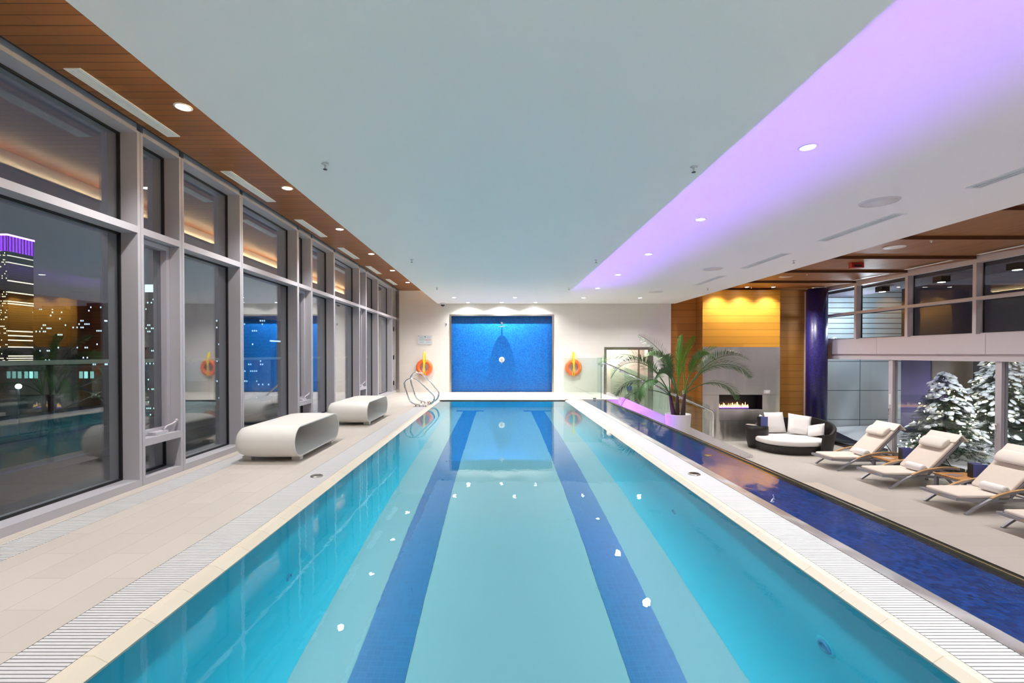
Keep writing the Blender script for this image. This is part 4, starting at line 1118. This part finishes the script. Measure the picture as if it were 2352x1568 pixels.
def xmas_tree(loc_,H,Rad,label,seed,nb,nbulb,snowp):
    rnd=random.Random(seed); t=thing('spruce_tree',label,'tree',loc_,0,'snowy lit spruces on the terrace')
    MB().tube([(0,0,-.1),(0,0,H*.95)],[.07,.01],8).build('trunk',M['trunk'],t)
    nd=MB(); so=MB(); tips=[]
    for k in range(nb):
        u=(k+rnd.random())/nb; h=H*(.02+.95*u**.86) ; az=k*2.39996+rnd.uniform(-.3,.3)
        r=Rad*(1-h/H)**.82*rnd.uniform(.78,1.06)+.05
        hv=Vector((math.cos(az),math.sin(az),0)); sd=Vector((-math.sin(az),math.cos(az),0))
        dz=-.20*r+.12*(h/H)
        a=Vector((0,0,h))+hv*r*.12; b=Vector((0,0,h+.03))+hv*r*.6+Vector((0,0,dz*.4)); c=Vector((0,0,h))+hv*r+Vector((0,0,dz+.05*r))
        # main twig and side twigs, each a small spray of needles
        def spray(p,q,w):
            dv=(q-p); L=dv.length
            if L<.02: return
            dv.normalize(); s=dv.cross(Vector((0,0,1)))
            if s.length<.01: s=sd.copy()
            s.normalize(); up_=s.cross(dv)
            m_=max(3,int(L/.035))
            for i in range(m_):
                o=p.lerp(q,(i+.5)/m_); ww=w*(1-.6*i/m_)
                for sg_ in (-1,1):
                    e=o+s*sg_*ww+dv*ww*.9+up_*rnd.uniform(-.25,.45)*ww
                    x=dv*.010
                    nd.add([o-x,o+x,e+x*.35],[(0,1,2)])
                e=o+up_*ww*.7+dv*ww*.8; nd.add([o-s*.009,o+s*.009,e],[(0,1,2)])
        spray(a.lerp(b,.25),b,.085); spray(b,c,.085)
        for q in (.35,.6,.82):
            o=a.lerp(c,q); 
            for sg_ in (-1,1):
                e=o+sd*sg_*r*.30*(1.1-q)+hv*r*.16+Vector((0,0,-.03+rnd.uniform(-.02,.03))); spray(o,e,.07)
        tips.append((b,c,az,r))
        if rnd.random()<snowp*(.45+.75*h/H):
            for q in range(rnd.randint(1,3)):
                pc=a.lerp(c,rnd.uniform(.45,1.02))+sd*rnd.uniform(-.22,.22)*r
                rx=rnd.uniform(.06,.14); ry=rnd.uniform(.05,.11)
                so.blob(pc+Vector((0,0,.035)),(rx,ry,.03*rnd.uniform(.8,1.6)),7,4,.22,Matrix.Rotation(az,3,'Z')@Matrix.Rotation(.55+rnd.uniform(-.2,.2),3,'Y'),rnd)
    so.blob((0,0,H*.955),(.11,.11,.16),10,6,.12,None,rnd); so.blob((0.02,0,H*.88),(.17,.17,.17),10,6,.15,None,rnd)
    nd.build('needles',M['needle'],t); so.build('snow_cover',M['snow'],t)
    bl=MB(); bl.blob((0,0,0),.018,8,6); me=bl.mesh('fairy_light',M['bulb'])
    for k in range(nbulb):
        b,c,az,r=rnd.choice(tips); p=b.lerp(c,rnd.uniform(.2,1.05))+Vector((rnd.uniform(-.05,.05),rnd.uniform(-.05,.05),rnd.uniform(-.04,.02)))
        o=bpy.data.objects.new('fairy_light',me); COL.objects.link(o); o.parent=t; o.location=p
    return t
xmas_tree((13.55,13.9,ZL+.12),2.50,1.22,'snow dusted spruce with fairy lights close outside the sliding door',5,420,98,.42)
xmas_tree((17.0,15.4,ZL+.15),3.35,1.75,'larger spruce under heavy snow behind the door post on the right',9,520,98,.85)

# ------------------------------------------------------------------ outdoors on the left: terrace and night city
tt=MB(); tt.box(-8.5,-4.31,YB,22,-.35,-.12); struct('floor_terrace',tt,M['terrace'])
rl=thing('terrace_railing','outdoor glass railing with a pale rail cap beyond the left windows','railing',(-6.0,8,-.12))
MB().box(-.035,.035,-12,14,1.40,1.46).build('rail_cap',M['railcap'],rl)
for k in range(13):
    ya=-11.9+2*k; MB().box(-.008,.008,ya+.02,ya+1.98,.10,1.39).build('glass_panel',M['railglass'],rl)
    MB().box(-.03,.03,ya-.02,ya+.015,0,1.40).build('post',M['gasket'],rl)
MB().box(-.05,.05,-12,14,0,.099).build('curb',M['extdark'],rl)
city_kit=[]
def tower(name,x0,x1,y0,y1,z1,label,mt,parts=()):
    t=thing(name,label,'building',((x0+x1)/2,(y0+y1)/2,-40),0,'night city buildings')
    hx,hy=(x1-x0)/2,(y1-y0)/2
    MB().box(-hx,hx,-hy,hy,0,z1+40).build('facade',M[mt],t)
    return t,hx,hy,z1+40
M['fac1']=facade('tower facade','y',.9,1.5,(.05,.045,.06),.70,(.95,.97,1),1.3,(1,.85,.5))
M['fac1x']=facade('tower facade broad','x',.9,1.5,(.05,.045,.06),.70,(.95,.97,1),1.3,(1,.85,.5))
M['fac2']=facade('office facade','x',1.2,2.1,(.035,.032,.035),.84,(1,.86,.6),1.2,(.5,.95,1))
M['fac3']=facade('dark office facade','x',1.3,2.2,(.018,.017,.02),.86,(.35,.95,.95),1.2,(.6,.7,1))
M['fac4']=plain('low building wall',(.03,.035,.04),.8)
M['crown']=emis('violet crown light',(.30,.035,.95),.75); M['crownedge']=emis('violet roof edge',(.72,.25,1),3.2)
t,hx,hy,H=tower('tower',-372,-322,300,316.5,79,'tall office tower with a violet lit crown beyond the left window','fac1x')
m=MB(); m.box(-hx-.3,hx+.3,-hy-.3,hy+.3,H-10,H); m.build('crown',M['crown'],t)
m=MB(); m.box(-hx-.6,hx+.6,-hy-.6,hy+.6,H+.002,H+1.1); m.build('roof_edge',M['crownedge'],t)
b=MB()
for k in range(9): b.box(hx+.3,hx+.5,-hy+2*k,-hy+2*k+.5,H-10,H)
for k in range(12): b.box(hx-2.2*k-.5,hx-2.2*k,-hy-.5,-hy-.3,H-10,H)
b.build('fins',M['extdark'],t)
t,hx,hy,H=tower('office_block',-400,-338,280,286,14,'dark block with a few lit storeys before the violet crowned tower','fac3')
MB().box(-8,2,-2,2,H,H+3).build('plant_room',M['extdark'],t)
t,hx,hy,H=tower('office_block',-306,-284,300,320,31,'brownish office block with rows of lit windows right of the tower','fac2')
MB().box(-9,6,-6,6,H,H+2.4).build('plant_room',M['extdark'],t)
t,hx,hy,H=tower('office_block',-281,-259,300,322,33,'dark slab block with blue lit storeys beside the window mullion','fac3')
MB().box(-5,8,-6,6,H,H+2.5).build('plant_room',M['extdark'],t)
t,hx,hy,H=tower('office_block',-257,-244,300,318,25,'narrow dark block at the edge of the large left window','fac3')
MB().box(-3,3,-5,5,H,H+2).build('plant_room',M['extdark'],t)
t,hx,hy,H=tower('apartment_block',-232,-221,300,305,42,'tall block with a bright white top storey beyond the narrow window','fac2')
MB().box(-hx-.2,hx+.2,-hy-.2,hy+.2,H,H+5).build('lit_crown',emis('white crown light',(.75,.9,1),.8),t)
t,hx,hy,H=tower('apartment_block',-186,-150,300,320,24,'dark apartment block beyond the third left window','fac3')
MB().box(-6,6,-5,5,H,H+2).build('plant_room',M['extdark'],t)
t,hx,hy,H=tower('low_building',-69,-52,60,66,-.6,'low dark building with a row of pale lit windows below the railing','fac4')
for q,k in enumerate((0,1,2,3.2,4.1,5,13.2,14.1,15.2)): MB().box(-hx+4.6+k*.72-.22,-hx+4.6+k*.72+.22,-hy-.06,-hy-.005,H-1.15,H-.25).build('lit_window',emis('pale lit window %d'%q,(.35,.75,.75),(.25,.3,.35,.45,.9,.35,.5,.9,.5)[q]),t)
MB().box(-9,9,-3.4,3.4,H,H+.35).build('roof',M['extdark'],t)
gd=MB(); gd.box(-700,-9,-60,700,-40.5,-40); struct('floor_city_ground',gd,M['extdark'])
t=thing('street_lamp','cold white street lamp glowing low in the garden beyond the left window','street lamp',(-60,57,-9))
MB().tube([(0,0,0),(0,0,6.2)],.09,8).build('pole',M['extdark'],t); MB().blob((0,0,6.4),.32,12,8).build('globe',emis('cold lamp globe',(.75,.95,1),6),t)

# ------------------------------------------------------------------ light
def area(name,loc_,rot,sx,sy,power,col,spread=180):
    l=bpy.data.lights.new(name,'AREA'); l.shape='RECTANGLE'; l.size=sx; l.size_y=sy; l.energy=power; l.color=col; l.spread=math.radians(spread)
    o=bpy.data.objects.new(name,l); COL.objects.link(o); o.location=loc_; o.rotation_euler=rot; return o
# violet led strip in the gutter at the foot of the pool wall, tilted up against it
led=thing('led_strip','violet led strip along the foot of the pool wall','light strip',(3.749,6.5,-.95))
MB().box(-.03,.03,-6.6,6.8,-.03,0).build('housing',M['alu'],led)
MB().box(-.02,.02,-6.6,6.8,.0005,.004).build('diffuser',M['ledled'],led)
area('led_strip_lamp',(3.749,6.6,-.93),(0,PI-math.radians(20),0),.008,13.2,LEDP,(.37,.10,1),50)
# unseen fill strips added to brighten the pool, and warm coves beside the white ceiling slab
area('pool_fill_strip',(-1.66,7.5,-.16),(0,-math.radians(38),0),.06,13,POOLP,(.95,.985,1),150)
area('pool_fill_strip',(1.86,7.5,-.16),(0,math.radians(38),0),.06,13,POOLP,(.95,.985,1),150)
for nm,x,zt,lab in (('cove_strip',-2.345,-40,'warm led strip on the left flank of the white ceiling slab'),('cove_strip',6.605,40,'warm led strip on the right flank of the white ceiling slab')):
    t=thing(nm,lab,'light strip',(x,6.5,3.62),0,'warm cove strips')
    MB().box(-.02,.02,-10.4,10.4,-.02,0).build('housing',M['alu'],t)
    MB().box(-.012,.012,-10.4,10.4,.0005,.004).build('diffuser',M['warmled'],t)
    area('cove_lamp',(x,6.5,3.63),(0,PI+math.radians(zt)*.5,0),.02,20.8,COVEP,(1,.72,.38))
up=thing('led_uplight','small violet led uplight at the far end of the pool wall by the stairs','light',(3.55,13.1,-.42))
MB().box(-.14,-.02,-.05,.05,-.04,.04).build('bracket',M['alu'],up); MB().lathe([(0,-.02),(.05,-.02),(.05,.03),(0,.03)],seg=20,axis='x').build('lamp_lens',M['ledled'],up)
l=bpy.data.lights.new('violet_uplight','SPOT'); l.energy=65; l.color=(.42,.08,1); l.spot_size=math.radians(120); l.spot_blend=.7; l.shadow_soft_size=.04
o=bpy.data.objects.new('violet_uplight',l); COL.objects.link(o); o.location=(3.63,13.1,-.40); o.rotation_euler=(Vector((5.4,15.6,-.30))-o.location).to_track_quat('-Z','Y').to_euler()
# warm corridor light; unseen terrace lights added to brighten the wall and spruces
area('corridor_lamp',(4.7,18.0,1.95),(0,0,0),.6,.4,40,(1,.93,.86))
l=bpy.data.lights.new('terrace_fill','POINT'); l.energy=85; l.color=(.78,.89,1); l.shadow_soft_size=.15
o=bpy.data.objects.new('terrace_fill',l); COL.objects.link(o); o.location=(13.2,16.6,2.8)  # unseen point light added to brighten the exterior panels
fd=thing('added_flood','added unseen flood lamp under the white spandrel to brighten the spruces','outdoor lamp',(12.30,9.2,1.25))
MB().box(-.12,.04,-.07,.07,-.06,.06).build('housing',M['black'],fd)  # unseen fixture added to carry the beams that brighten the spruces
for dx,dy in ((14.6,14.2),(17.4,14.6)):
    l=bpy.data.lights.new('added_flood','SPOT'); l.energy=700; l.color=(.93,.98,1); l.shadow_soft_size=.35; l.spot_size=math.radians(42); l.spot_blend=.8
    o=bpy.data.objects.new('added_flood_beam',l); COL.objects.link(o); o.location=(12.42,9.2,1.25); o.rotation_euler=(Vector((dx,dy,-.7))-o.location).to_track_quat('-Z','Y').to_euler()

# night sky
w=bpy.data.worlds.new('night sky'); scene.world=w; w.use_nodes=True
bg=w.node_tree.nodes['Background']; bg.inputs[0].default_value=(.034,.033,.043,1); bg.inputs[1].default_value=1.0

# ------------------------------------------------------------------ camera
cam=bpy.data.cameras.new('camera'); co_=bpy.data.objects.new('camera',cam); COL.objects.link(co_)
cam.sensor_width=36; cam.lens=36*1050/2352; cam.shift_x=29/2352; cam.shift_y=40/2352
cam.clip_end=2000; cam.clip_start=.05
co_.location=(0,0,1.42); co_.rotation_euler=(math.radians(90-.6),0,0)
scene.camera=co_
vs_=scene.view_settings; scene.display_settings.display_device='sRGB'
vs_.view_transform='Standard'; vs_.look='None'; vs_.gamma=1; vs_.use_curve_mapping=False; vs_.exposure=EXPO
cy=scene.cycles
cy.use_denoising=True; cy.max_bounces=12; cy.diffuse_bounces=5; cy.glossy_bounces=5; cy.transmission_bounces=8; cy.transparent_max_bounces=16
cy.sample_clamp_indirect=6; cy.caustics_reflective=False; cy.caustics_refractive=True; cy.blur_glossy=.4
